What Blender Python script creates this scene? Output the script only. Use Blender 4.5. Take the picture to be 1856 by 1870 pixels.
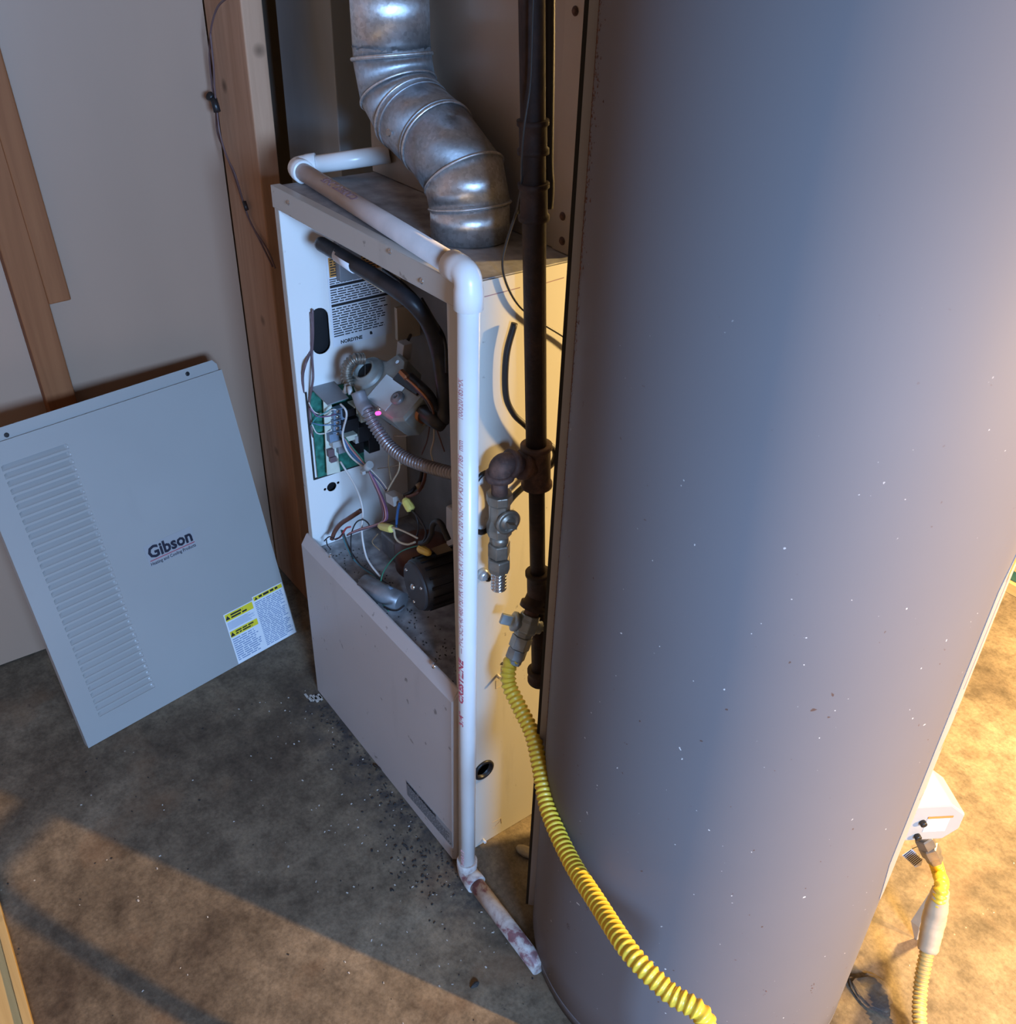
import bpy, bmesh, math, random
from mathutils import Vector, Matrix
V=Vector; PI=math.pi
for o in list(bpy.data.objects): bpy.data.objects.remove(o)
S=bpy.context.scene; COL=S.collection
random.seed(5)
# ------------------------------------------------------------ camera
C=(0.8507, -0.5821, 1.3868); R=(0.5967, 0.8020, 0.0292); U=(-0.4538, 0.3072, 0.8365); F=(-0.6619, 0.5124, -0.5472); fpx=1711.947
cam=bpy.data.cameras.new('camera'); camo=bpy.data.objects.new('camera',cam); COL.objects.link(camo)
camo.matrix_world=Matrix(((R[0],U[0],-F[0],C[0]),(R[1],U[1],-F[1],C[1]),(R[2],U[2],-F[2],C[2]),(0,0,0,1)))
cam.sensor_fit='HORIZONTAL'; cam.sensor_width=36; cam.lens=36*fpx/1856; cam.clip_start=.02
S.camera=camo
# ------------------------------------------------------------ world, lights, exposure
w=bpy.data.worlds.new('world'); S.world=w; w.use_nodes=True
bg=w.node_tree.nodes['Background']; bg.inputs[0].default_value=(1.0,.72,.56,1); bg.inputs[1].default_value=.20
S.view_settings.view_transform='Standard'; S.view_settings.look='None'; S.view_settings.gamma=1
S.view_settings.use_curve_mapping=False; S.view_settings.exposure=0
def area(name,loc,target,sx,sy,power,col):
    l=bpy.data.lights.new(name,'AREA'); l.shape='RECTANGLE'; l.size=sx; l.size_y=sy; l.energy=power; l.color=col
    o=bpy.data.objects.new(name,l); COL.objects.link(o); o.location=loc
    o.rotation_euler=(V(target)-V(loc)).to_track_quat('-Z','Y').to_euler(); return o
area('daylight_window',(3.0,-.80,1.52),(-.2,.1,.6),.75,.5,172,(.33,.58,1.0))
def bulb(name,loc,power,r,col):
    l=bpy.data.lights.new(name,'POINT'); l.energy=power; l.shadow_soft_size=r; l.color=col
    o=bpy.data.objects.new(name,l); COL.objects.link(o); o.location=loc; return o
bulb('work_light',(2.8,1.356,1.50),790,.024,(1.0,.60,.20))
bulb('ceiling_bulb',(.475,1.25,1.20),265,.05,(1.0,.66,.25))
# ------------------------------------------------------------ materials
def new_mat(name):
    m=bpy.data.materials.new(name); m.use_nodes=True; nt=m.node_tree; return m,nt,nt.nodes['Principled BSDF']
def plain(name,col,rough=.5,metal=0,spec=.5,var=.08,scale=18,bump=.0,bscale=60,coat=0,emit=None,stretch=(1,1,1)):
    m,nt,b=new_mat(name); N=nt.nodes; L=nt.links
    tc=N.new('ShaderNodeTexCoord'); mp=N.new('ShaderNodeMapping'); mp.inputs['Scale'].default_value=stretch
    L.new(tc.outputs['Object'],mp.inputs[0])
    n=N.new('ShaderNodeTexNoise'); n.inputs['Scale'].default_value=scale; n.inputs['Detail'].default_value=6
    L.new(mp.outputs[0],n.inputs['Vector'])
    r=N.new('ShaderNodeValToRGB'); r.color_ramp.elements[0].position=.3; r.color_ramp.elements[1].position=.72
    c=V(col); r.color_ramp.elements[0].color=(*(c*(1-var)),1); r.color_ramp.elements[1].color=(*[min(1,x*(1+var)) for x in c],1)
    L.new(n.outputs[0],r.inputs[0]); L.new(r.outputs[0],b.inputs['Base Color'])
    b.inputs['Roughness'].default_value=rough; b.inputs['Metallic'].default_value=metal
    b.inputs['Specular IOR Level'].default_value=spec; b.inputs['Coat Weight'].default_value=coat
    if bump:
        n2=N.new('ShaderNodeTexNoise'); n2.inputs['Scale'].default_value=bscale; n2.inputs['Detail'].default_value=5
        L.new(mp.outputs[0],n2.inputs['Vector'])
        bp=N.new('ShaderNodeBump'); bp.inputs['Strength'].default_value=bump; bp.inputs['Distance'].default_value=.002
        L.new(n2.outputs[0],bp.inputs['Height']); L.new(bp.outputs[0],b.inputs['Normal'])
    if emit: b.inputs['Emission Color'].default_value=(*emit[:3],1); b.inputs['Emission Strength'].default_value=emit[3]
    return m
def ramp(N,els):
    r=N.new('ShaderNodeValToRGB'); e=r.color_ramp.elements
    e[0].position,e[0].color=els[0][0],(*els[0][1],1); e[1].position,e[1].color=els[-1][0],(*els[-1][1],1)
    for p,c in els[1:-1]:
        k=e.new(p); k.color=(*c,1)
    return r
def mixc(nt,fac,a,b,mode='MIX'):
    x=nt.nodes.new('ShaderNodeMix'); x.data_type='RGBA'; x.blend_type=mode
    def put(s,v):
        if isinstance(v,bpy.types.NodeSocket): nt.links.new(v,s)
        elif isinstance(v,(int,float)): s.default_value=v
        else: s.default_value=(*v,1)
    put(x.inputs[0],fac); put(x.inputs[6],a); put(x.inputs[7],b); return x.outputs[2]
def noise(nt,vec,scale,detail=6,rough=.5,dist=0):
    n=nt.nodes.new('ShaderNodeTexNoise'); n.inputs['Scale'].default_value=scale; n.inputs['Detail'].default_value=detail
    n.inputs['Roughness'].default_value=rough; n.inputs['Distortion'].default_value=dist
    nt.links.new(vec,n.inputs['Vector']); return n.outputs[0]
def concrete():
    m,nt,b=new_mat('concrete'); N=nt.nodes; L=nt.links
    tc=N.new('ShaderNodeTexCoord').outputs['Object']
    big=ramp(N,[(.30,(.075,.054,.038)),(.46,(.165,.128,.088)),(.66,(.27,.215,.15))]); L.new(noise(nt,tc,3.2,8,.62,.4),big.inputs[0])
    mid=ramp(N,[(.34,(.45,.44,.44)),(.56,(1,1,1)),(.74,(1.25,1.22,1.16))]); L.new(noise(nt,tc,22,8,.65),mid.inputs[0])
    fine=ramp(N,[(.36,(.62,.61,.6)),(.55,(1,1,1)),(.68,(1.2,1.2,1.2))]); L.new(noise(nt,tc,130,6,.7),fine.inputs[0])
    c=mixc(nt,.8,big.outputs[0],mid.outputs[0],'MULTIPLY'); c=mixc(nt,.7,c,fine.outputs[0],'MULTIPLY')
    sp=ramp(N,[(.30,(1,1,1)),(.345,(0,0,0))]); 
    vo=N.new('ShaderNodeTexVoronoi'); vo.inputs['Scale'].default_value=55; L.new(tc,vo.inputs['Vector'])
    r2=ramp(N,[(.05,(1,1,1)),(.11,(0,0,0))]); L.new(vo.outputs['Distance'],r2.inputs[0])
    r3=ramp(N,[(.60,(0,0,0)),(.66,(1,1,1))]); L.new(noise(nt,tc,9,4),r3.inputs[0])
    k=mixc(nt,1.0,r2.outputs[0],r3.outputs[0],'MULTIPLY')
    c=mixc(nt,k,c,(.6,.57,.5))
    d=ramp(N,[(.62,(0,0,0)),(.70,(1,1,1))]); L.new(noise(nt,tc,46,5,.7),d.inputs[0])
    d2=ramp(N,[(.5,(0,0,0)),(.62,(1,1,1))]); L.new(noise(nt,tc,5,4),d2.inputs[0])
    kk=mixc(nt,1.0,d.outputs[0],d2.outputs[0],'MULTIPLY')
    c=mixc(nt,kk,c,(.05,.045,.04))
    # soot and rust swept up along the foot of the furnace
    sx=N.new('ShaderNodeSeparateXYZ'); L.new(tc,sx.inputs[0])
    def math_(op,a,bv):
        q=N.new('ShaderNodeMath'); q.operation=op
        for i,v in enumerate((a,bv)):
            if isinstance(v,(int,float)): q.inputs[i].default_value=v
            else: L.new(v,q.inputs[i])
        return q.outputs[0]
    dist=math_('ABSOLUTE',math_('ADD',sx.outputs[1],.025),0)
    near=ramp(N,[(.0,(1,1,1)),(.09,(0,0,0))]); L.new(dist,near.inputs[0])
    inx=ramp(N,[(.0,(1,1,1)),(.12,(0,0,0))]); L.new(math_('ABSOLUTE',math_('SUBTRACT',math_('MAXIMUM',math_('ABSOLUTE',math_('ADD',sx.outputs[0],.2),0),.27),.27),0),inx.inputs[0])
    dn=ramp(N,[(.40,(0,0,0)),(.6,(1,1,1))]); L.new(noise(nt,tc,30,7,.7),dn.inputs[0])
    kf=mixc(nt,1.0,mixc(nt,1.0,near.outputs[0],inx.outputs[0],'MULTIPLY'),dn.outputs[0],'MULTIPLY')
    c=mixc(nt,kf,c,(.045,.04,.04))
    rr=ramp(N,[(.56,(0,0,0)),(.7,(1,1,1))]); L.new(noise(nt,tc,6.5,5),rr.inputs[0])
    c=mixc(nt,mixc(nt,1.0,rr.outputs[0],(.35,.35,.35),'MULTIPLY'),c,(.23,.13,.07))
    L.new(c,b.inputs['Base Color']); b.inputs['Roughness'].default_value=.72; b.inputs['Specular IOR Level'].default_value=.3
    bp=N.new('ShaderNodeBump'); bp.inputs['Strength'].default_value=.35; bp.inputs['Distance'].default_value=.003
    L.new(noise(nt,tc,70,8,.6),bp.inputs['Height']); L.new(bp.outputs[0],b.inputs['Normal'])
    return m
def wood(name,a,b2,axis=2,knots=True,rough=.65):
    m,nt,b=new_mat(name); N=nt.nodes; L=nt.links
    tc=N.new('ShaderNodeTexCoord').outputs['Object']
    mp=N.new('ShaderNodeMapping'); sc=[26,26,26]; sc[axis]=1.6; mp.inputs['Scale'].default_value=sc; L.new(tc,mp.inputs[0])
    n=noise(nt,mp.outputs[0],1.6,7,.6,.8)
    r=ramp(N,[(.25,a),(.5,tuple((x+y)/2 for x,y in zip(a,b2))),(.75,b2)]); L.new(n,r.inputs[0]); c=r.outputs[0]
    if knots:
        vo=N.new('ShaderNodeTexVoronoi'); vo.inputs['Scale'].default_value=6.5; L.new(tc,vo.inputs['Vector'])
        r2=ramp(N,[(.03,(1,1,1)),(.10,(0,0,0))]); L.new(vo.outputs['Distance'],r2.inputs[0])
        c=mixc(nt,r2.outputs[0],c,tuple(x*.35 for x in a))
    L.new(c,b.inputs['Base Color']); b.inputs['Roughness'].default_value=rough; b.inputs['Specular IOR Level'].default_value=.25
    bp=N.new('ShaderNodeBump'); bp.inputs['Strength'].default_value=.3; bp.inputs['Distance'].default_value=.001
    L.new(n,bp.inputs['Height']); L.new(bp.outputs[0],b.inputs['Normal'])
    return m
def zinc(name,col,rough,dust=.3):
    m,nt,b=new_mat(name); N=nt.nodes; L=nt.links
    tc=N.new('ShaderNodeTexCoord').outputs['Object']
    vo=N.new('ShaderNodeTexVoronoi'); vo.inputs['Scale'].default_value=240; L.new(tc,vo.inputs['Vector'])
    r=ramp(N,[(0,tuple(x*.66 for x in col)),(1,col)]); L.new(vo.outputs['Color'],r.inputs[0])
    dn=ramp(N,[(.42,(0,0,0)),(.75,(1,1,1))]); L.new(noise(nt,tc,24,8,.7),dn.inputs[0])
    k=mixc(nt,1.0,dn.outputs[0],(dust,)*3,'MULTIPLY')
    c=mixc(nt,k,r.outputs[0],(.34,.35,.37)); L.new(c,b.inputs['Base Color'])
    rr=N.new('ShaderNodeMapRange'); rr.inputs['To Min'].default_value=rough; rr.inputs['To Max'].default_value=rough+.28; L.new(dn.outputs[0],rr.inputs[0]); L.new(rr.outputs[0],b.inputs['Roughness'])
    b.inputs['Metallic'].default_value=.88; b.inputs['Anisotropic'].default_value=.65
    bp=N.new('ShaderNodeBump'); bp.inputs['Strength'].default_value=.12; bp.inputs['Distance'].default_value=.001
    L.new(noise(nt,tc,300,3),bp.inputs['Height']); L.new(bp.outputs[0],b.inputs['Normal'])
    return m
def enamel(name,col,rough,dirt,spots=0):
    m,nt,b=new_mat(name); N=nt.nodes; L=nt.links
    tc=N.new('ShaderNodeTexCoord').outputs['Object']
    r=ramp(N,[(.3,tuple(x*.95 for x in col)),(.7,col)]); L.new(noise(nt,tc,5,5),r.inputs[0]); c=r.outputs[0]
    mp=N.new('ShaderNodeMapping'); mp.inputs['Scale'].default_value=(7,7,1.3); L.new(tc,mp.inputs[0])
    d=ramp(N,[(.60,(0,0,0)),(.82,(1,1,1))]); L.new(noise(nt,mp.outputs[0],3,8,.65),d.inputs[0])
    c=mixc(nt,mixc(nt,1.0,d.outputs[0],(dirt,)*3,'MULTIPLY'),c,tuple(x*.45 for x in col))
    f=ramp(N,[(.70,(0,0,0)),(.735,(1,1,1))]); L.new(noise(nt,tc,48,3,.5),f.inputs[0])
    c=mixc(nt,mixc(nt,1.0,f.outputs[0],(spots,)*3,'MULTIPLY'),c,(.08,.055,.04))
    L.new(c,b.inputs['Base Color']); b.inputs['Roughness'].default_value=rough; b.inputs['Specular IOR Level'].default_value=.5
    return m
def iron(name,dark,rust,rough=.7,k=(.45,.7)):
    m,nt,b=new_mat(name); N=nt.nodes; L=nt.links
    tc=N.new('ShaderNodeTexCoord').outputs['Object']
    r=ramp(N,[(k[0],dark),(k[1],rust)]); L.new(noise(nt,tc,30,8,.7),r.inputs[0])
    L.new(r.outputs[0],b.inputs['Base Color']); b.inputs['Roughness'].default_value=rough; b.inputs['Metallic'].default_value=.25
    bp=N.new('ShaderNodeBump'); bp.inputs['Strength'].default_value=.5; bp.inputs['Distance'].default_value=.001
    L.new(noise(nt,tc,220,5),bp.inputs['Height']); L.new(bp.outputs[0],b.inputs['Normal'])
    return m
def stained_pipe():
    m,nt,b=new_mat('pvc_floor_stained'); N=nt.nodes; L=nt.links
    tc=N.new('ShaderNodeTexCoord').outputs['Object']
    r=ramp(N,[(.40,(.55,.52,.50)),(.55,(.40,.34,.32)),(.62,(.22,.09,.10)),(.75,(.12,.08,.08))]); L.new(noise(nt,tc,38,6,.6,.3),r.inputs[0])
    L.new(r.outputs[0],b.inputs['Base Color']); b.inputs['Roughness'].default_value=.5; return m
M={}
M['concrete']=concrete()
M['hardboard']=plain('hardboard',(.36,.235,.165),.42,var=.06,scale=3,stretch=(1,1,.35),bump=.05,bscale=40)
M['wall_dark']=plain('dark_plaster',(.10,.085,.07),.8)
M['stud']=wood('old_stud',(.38,.205,.12),(.56,.33,.21))
M['stud_top']=wood('pale_stud',(.25,.17,.12),(.36,.25,.18))
M['pine']=wood('orange_pine',(.20,.070,.025),(.29,.115,.045))
M['lumber']=wood('floor_lumber',(.45,.30,.12),(.62,.45,.2),axis=0)
M['enamel']=enamel('beige_enamel',(.52,.50,.46),.38,.35,.5)
M['enamel_in']=enamel('inner_enamel',(.78,.77,.75),.4,.25,.2)
M['panel']=enamel('door_enamel',(.345,.34,.33),.36,.12,.0)
M['panel_low']=enamel('lower_panel_enamel',(.52,.475,.46),.4,.2,.55)
M['dusty']=plain('dusty_top',(.27,.265,.27),.75,var=.35,scale=30,bump=.3)
M['dark_sheet']=plain('dark_vestibule_steel',(.20,.19,.18),.55,metal=.3,var=.25,scale=12)
M['deck']=plain('dusty_deck',(.30,.30,.31),.7,var=.5,scale=40,bump=.4,bscale=120)
M['zinc']=zinc('galvanised_bright',(.84,.87,.90),.30,.42)
M['zinc_dull']=zinc('galvanised_dull',(.50,.55,.60),.42,.7)
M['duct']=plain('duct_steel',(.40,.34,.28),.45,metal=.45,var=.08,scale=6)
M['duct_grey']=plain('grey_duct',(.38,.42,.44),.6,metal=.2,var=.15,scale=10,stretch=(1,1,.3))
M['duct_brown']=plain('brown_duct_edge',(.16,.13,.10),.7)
M['pvc']=plain('pvc_white',(.78,.77,.76),.28,var=.04,bump=.02)
M['pvc_old']=plain('pvc_dusty',(.55,.50,.49),.45,var=.1,scale=25)
M['pvc_floor']=stained_pipe()
M['red_ink']=plain('red_print',(.45,.08,.12),.6)
M['faded_ink']=plain('faded_red_print',(.55,.30,.32),.6)
M['grey_ink']=plain('purple_grey_print',(.25,.17,.2),.6)
M['ink']=plain('black_print',(.015,.015,.018),.6)
M['navy']=plain('navy_print',(.012,.014,.03),.4)
M['crimson']=plain('crimson_line',(.35,.02,.05),.5)
M['paper']=plain('label_paper',(.72,.74,.78),.45,var=.03)
M['foil']=plain('clear_label',(.33,.33,.34),.3,var=.02)
M['tank_label']=plain('tank_label_paper',(.33,.30,.29),.5,var=.03)
M['seam']=plain('seam_enamel_lit',(.34,.33,.34),.32,var=.05)  # paler than the jacket: light reflected onto the seam put into the colour
M['yellow_print']=plain('yellow_print',(.75,.62,.03),.45,var=.04)
M['orange_print']=plain('orange_print',(.55,.25,.06),.5)
M['blue_line']=plain('blue_grey_print',(.22,.30,.46),.6)
M['iron']=iron('black_iron',(.022,.012,.010),(.06,.03,.022))
M['rust_iron']=iron('rusty_iron',(.07,.04,.035),(.20,.10,.07))
M['tank']=None
M['rust']=plain('rust_flakes',(.13,.06,.04),.85,var=.5,scale=80,bump=.5,bscale=120)
M['dark_fill']=plain('shade_and_edge_black',(.02,.018,.016),.9)  # near-black for shade painted behind holes, and for the seam's dark edge
M['brass']=plain('dull_valve_metal',(.27,.24,.20),.42,metal=.7,var=.25,scale=60,bump=.15,bscale=150)
M['valve_grey']=plain('grey_valve_metal',(.30,.33,.34),.42,metal=.5,var=.2,scale=60,bump=.2,bscale=150)
M['steel']=plain('bright_steel',(.62,.62,.63),.22,metal=.95,var=.08)
M['hose']=plain('yellow_coated_hose',(.78,.54,.05),.38,var=.06,scale=40)
M['hose_tan']=plain('grimy_yellow_hose',(.55,.38,.13),.45,var=.2,scale=60)
M['conduit']=plain('grey_flexible_conduit',(.30,.28,.29),.35,metal=.5,var=.12)
M['cast']=plain('cast_valve_body',(.30,.34,.33),.5,metal=.35,var=.18,scale=50,bump=.2)
M['black']=plain('black_plastic',(.012,.012,.014),.4,var=.2)
M['rubber']=plain('dusty_black_tube',(.022,.023,.028),.42,var=.7,scale=30,bump=.15)
M['grille_disc']=plain('charcoal_motor_cap',(.045,.048,.055),.5)
M['pcb']=plain('green_circuit_board',(.03,.16,.12),.35,var=.5,scale=90)
M['cream']=plain('cream_plastic',(.60,.62,.52),.45,var=.08,scale=60)
M['blueplastic']=plain('blue_grey_plastic',(.16,.22,.30),.45,var=.2,scale=60)
M['white']=plain('white_plastic',(.40,.40,.39),.4,var=.05)
M['silver']=plain('silver_label',(.60,.64,.66),.25,metal=.6,var=.03)
M['greyplate']=plain('grey_cover_plate',(.24,.25,.27),.45,metal=.2,var=.1)
M['copper']=plain('copper_tube',(.42,.20,.11),.35,metal=.85,var=.2,scale=60)
M['nut_yellow']=plain('yellow_wire_nut',(.75,.72,.20),.4,var=.03)
M['nut_orange']=plain('amber_wire_nut',(.70,.45,.08),.4,var=.03)
M['capcan']=plain('capacitor_can',(.24,.25,.27),.4,metal=.4,var=.25,scale=40)
M['led']=plain('red_indicator',(.8,.02,.2),.4,emit=(1,.03,.22,6))
M['tape']=plain('masking_tape',(.48,.38,.26),.6,var=.1,scale=40)
M['stone']=plain('plaster_chip',(.30,.25,.18),.8,var=.2,scale=80,bump=.5,bscale=200)
M['grit']=plain('dark_grit',(.03,.028,.028),.9,var=.4,scale=80)
M['pale_grit']=plain('pale_grit',(.5,.47,.43),.9,var=.3,scale=80)
M['cable']=plain('black_cable',(.03,.026,.024),.5)
M['mauve_wire']=plain('mauve_wire',(.13,.075,.075),.5,var=.15,scale=60)
WC={'white':(.62,.60,.58),'cream':(.50,.42,.30),'red':(.40,.05,.05),'blue':(.04,.12,.30),'teal':(.05,.30,.32),'purple':(.18,.08,.18),'pink':(.48,.26,.28),'green':(.04,.22,.14),'black':(.015,.015,.018),'brown':(.12,.05,.035),'tan':(.28,.2,.12),'lightblue':(.10,.22,.42),'mauve':(.14,.09,.10)}
for k,c in WC.items(): M['w_'+k]=plain(k+'_wire_sheath',c,.45,var=.06)
def tank_mat():
    m,nt,b=new_mat('tank_enamel'); N=nt.nodes; L=nt.links
    tc=N.new('ShaderNodeTexCoord').outputs['Object']
    r=ramp(N,[(.3,(.150,.143,.150)),(.7,(.163,.155,.163))]); L.new(noise(nt,tc,3,5),r.inputs[0]); c=r.outputs[0]
    f=ramp(N,[(.76,(0,0,0)),(.78,(1,1,1))]); L.new(noise(nt,tc,110,2,.4),f.inputs[0])
    sx=N.new('ShaderNodeSeparateXYZ'); L.new(tc,sx.inputs[0])
    lo=ramp(N,[(.0,(.8,.8,.8)),(.45,(.0,.0,.0))]); L.new(sx.outputs[2],lo.inputs[0])
    c=mixc(nt,mixc(nt,1.0,f.outputs[0],lo.outputs[0],'MULTIPLY'),c,(.10,.05,.03))
    s=ramp(N,[(.77,(0,0,0)),(.79,(1,1,1))]); L.new(noise(nt,tc,150,2,.4),s.inputs[0])
    c=mixc(nt,mixc(nt,1.0,s.outputs[0],lo.outputs[0],'MULTIPLY'),c,(.75,.73,.70))
    L.new(c,b.inputs['Base Color']); b.inputs['Roughness'].default_value=.6; b.inputs['Specular IOR Level'].default_value=.14
    return m
M['tank']=tank_mat()
# ------------------------------------------------------------ helpers
def tag(o,label=None,cat=None,group=None,kind=None):
    if label: o['label']=label
    if cat: o['category']=cat
    if group: o['group']=group
    if kind: o['kind']=kind
    return o
def thing(name,label,cat,loc=(0,0,0),group=None):
    o=bpy.data.objects.new(name,None); COL.objects.link(o); o.location=loc; o.empty_display_size=.05
    return tag(o,label,cat,group)
class MB:
    def __init__(s): s.v=[]; s.f=[]; s.sm=[]
    def add(s,vs,fs,smooth=False):
        k=len(s.v); s.v+= [tuple(p) for p in vs]; s.f+=[tuple(i+k for i in f) for f in fs]; s.sm+=[smooth]*len(fs); return s
    def box(s,x0,x1,y0,y1,z0,z1):
        return s.hexa([(x0,y0,z0),(x1,y0,z0),(x1,y1,z0),(x0,y1,z0),(x0,y0,z1),(x1,y0,z1),(x1,y1,z1),(x0,y1,z1)])
    def hexa(s,p): return s.add(p,[(0,3,2,1),(4,5,6,7),(0,1,5,4),(1,2,6,5),(2,3,7,6),(3,0,4,7)])
    def obox(s,c,ax,ay,az,hx,hy,hz):
        c=V(c); ax=V(ax).normalized()*hx; ay=V(ay).normalized()*hy; az=V(az).normalized()*hz
        return s.hexa([c-ax-ay-az,c+ax-ay-az,c+ax+ay-az,c-ax+ay-az,c-ax-ay+az,c+ax-ay+az,c+ax+ay+az,c-ax+ay+az])
    def tube(s,pts,r,n=14,caps=True,rf=None,smooth=True):
        pts=[V(p) for p in pts]; m=len(pts); T=[]
        for i in range(m):
            a=pts[max(i-1,0)]; b=pts[min(i+1,m-1)]; t=(b-a); T.append(t.normalized() if t.length>1e-9 else V((0,0,1)))
        up=V((0,0,1)) if abs(T[0].z)<.9 else V((1,0,0)); X=T[0].cross(up).normalized(); vs=[]
        for i in range(m):
            if i>0:
                q=T[i-1].rotation_difference(T[i]); X=q@X; X=(X-T[i]*X.dot(T[i])).normalized()
            Y=T[i].cross(X); rr=r if rf is None else rf(i)
            for j in range(n):
                a=2*PI*j/n; vs.append(pts[i]+X*(rr*math.cos(a))+Y*(rr*math.sin(a)))
        fs=[(i*n+j,i*n+(j+1)%n,(i+1)*n+(j+1)%n,(i+1)*n+j) for i in range(m-1) for j in range(n)]
        s.add(vs,fs,smooth)
        if caps:
            k=len(s.v)-len(vs); s.f.append(tuple(k+j for j in reversed(range(n)))); s.f.append(tuple(k+(m-1)*n+j for j in range(n))); s.sm+=[False,False]
        return s
    def lathe(s,c,axis,prof,n=24,smooth=True,caps=True,phase=0):
        """prof: list of (distance along the axis, radius)"""
        c=V(c); A=V(axis).normalized(); up=V((0,0,1)) if abs(A.z)<.9 else V((1,0,0)); X=A.cross(up).normalized(); Y=A.cross(X); vs=[]
        for h,r in prof:
            for j in range(n):
                a=2*PI*j/n+phase; vs.append(c+A*h+X*(r*math.cos(a))+Y*(r*math.sin(a)))
        m=len(prof); fs=[(i*n+j,i*n+(j+1)%n,(i+1)*n+(j+1)%n,(i+1)*n+j) for i in range(m-1) for j in range(n)]
        k=len(s.v); s.add(vs,fs,smooth)
        if caps:
            s.f.append(tuple(k+j for j in reversed(range(n)))); s.f.append(tuple(k+(m-1)*n+j for j in range(n))); s.sm+=[False,False]
        return s
    def build(s,name,mat,parent=None,bevel=0,label=None,kind=None,seg=2):
        me=bpy.data.meshes.new(name)
        org=V((0,0,0))
        if s.v:
            lo=[min(p[i] for p in s.v) for i in range(3)]; hi=[max(p[i] for p in s.v) for i in range(3)]
            org=V([(lo[i]+hi[i])/2 for i in range(3)])
        if name in ('floor',): org=V((0,0,0))
        me.from_pydata([tuple(V(p)-org) for p in s.v],[],s.f); me.update()
        bm=bmesh.new(); bm.from_mesh(me); bmesh.ops.recalc_face_normals(bm,faces=bm.faces); bm.to_mesh(me); bm.free()
        me.polygons.foreach_set('use_smooth',s.sm)
        me.materials.append(M[mat] if isinstance(mat,str) else mat)
        o=bpy.data.objects.new(name,me); COL.objects.link(o)
        if parent is not None:
            bpy_parent(o,parent,org)
        else: o.location=org
        if bevel:
            b=o.modifiers.new('bevel','BEVEL'); b.width=bevel; b.segments=seg; b.limit_method='ANGLE'; b.angle_limit=math.radians(40)
        if label: o['label']=label
        if kind: o['kind']=kind
        return o
WORLD={}
def wloc(o):
    p=V(o.location)
    while o.parent: o=o.parent; p+=V(o.location)
    return p
def bpy_parent(o,parent,org):
    o.parent=parent; o.location=V(org)-wloc(parent)
def curve(pts,n=8):
    pts=[V(p) for p in pts]; out=[]
    P=[pts[0]*2-pts[1]]+pts+[pts[-1]*2-pts[-2]]
    for i in range(1,len(P)-2):
        for k in range(n):
            t=k/n; a,b,c,d=P[i-1],P[i],P[i+1],P[i+2]
            out.append(.5*((2*b)+(c-a)*t+(2*a-5*b+4*c-d)*t*t+(3*b-a-3*c+d)*t**3))
    out.append(pts[-1]); return out
def resample(pts,step):
    L=[0]
    for a,b in zip(pts,pts[1:]): L.append(L[-1]+(b-a).length)
    n=max(2,int(L[-1]/step)); out=[]; j=0
    for i in range(n+1):
        s=L[-1]*i/n
        while j<len(L)-2 and L[j+1]<s: j+=1
        t=(s-L[j])/max(1e-9,L[j+1]-L[j]); out.append(pts[j].lerp(pts[j+1],min(1,max(0,t))))
    return out,L[-1]/n
def corrugated(name,pts,r0,r1,pitch,mat,parent=None,n=18,label=None,sub=8,square=1.0):
    p,st=resample(curve(pts,16),pitch/sub)
    def rf(i):
        c=math.cos(2*PI*i*st/pitch); c=max(-1,min(1,c*square)); return r0+(r1-r0)*(.5+.5*c)
    return MB().tube(p,r1,n,True,rf).build(name,mat,parent,label=label)
def text_mesh(body,size,extr=.0002,bold=0,align='LEFT',shear=0,sx=1.0,space=1.0):
    cu=bpy.data.curves.new('t','FONT'); cu.body=body; cu.size=size; cu.extrude=extr; cu.offset=bold; cu.align_x=align; cu.shear=shear; cu.space_character=space
    cu.resolution_u=2
    o=bpy.data.objects.new('t',cu); COL.objects.link(o); dg=bpy.context.evaluated_depsgraph_get()
    me=bpy.data.meshes.new_from_object(o.evaluated_get(dg)); vs=[v.co.copy() for v in me.vertices]; fs=[tuple(p.vertices) for p in me.polygons]
    bpy.data.objects.remove(o); bpy.data.meshes.remove(me)
    for v in vs: v.x*=sx
    return vs,fs
def text_on(name,body,size,org,xd,yd,mat,parent,**k):
    vs,fs=text_mesh(body,size,**k); xd=V(xd).normalized(); yd=V(yd).normalized(); n=xd.cross(yd); org=V(org)
    return MB().add([org+xd*v.x+yd*v.y+n*(v.z+.0003) for v in vs],fs).build(name,mat,parent)
def text_round(name,body,size,p0,axis,out,r,mat,parent,**k):
    """text wrapped on a pipe: runs along axis, its up direction goes round the pipe"""
    vs,fs=text_mesh(body,size,**k); A=V(axis).normalized(); O=V(out); O=(O-A*O.dot(A)).normalized(); Sd=O.cross(A); p0=V(p0); res=[]
    for v in vs:
        a=v.y/r; rr=r+.00035+v.z
        res.append(p0+A*v.x+O*(rr*math.cos(a))+Sd*(rr*math.sin(a))*1.0)
    return MB().add(res,fs).build(name,mat,parent)
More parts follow.
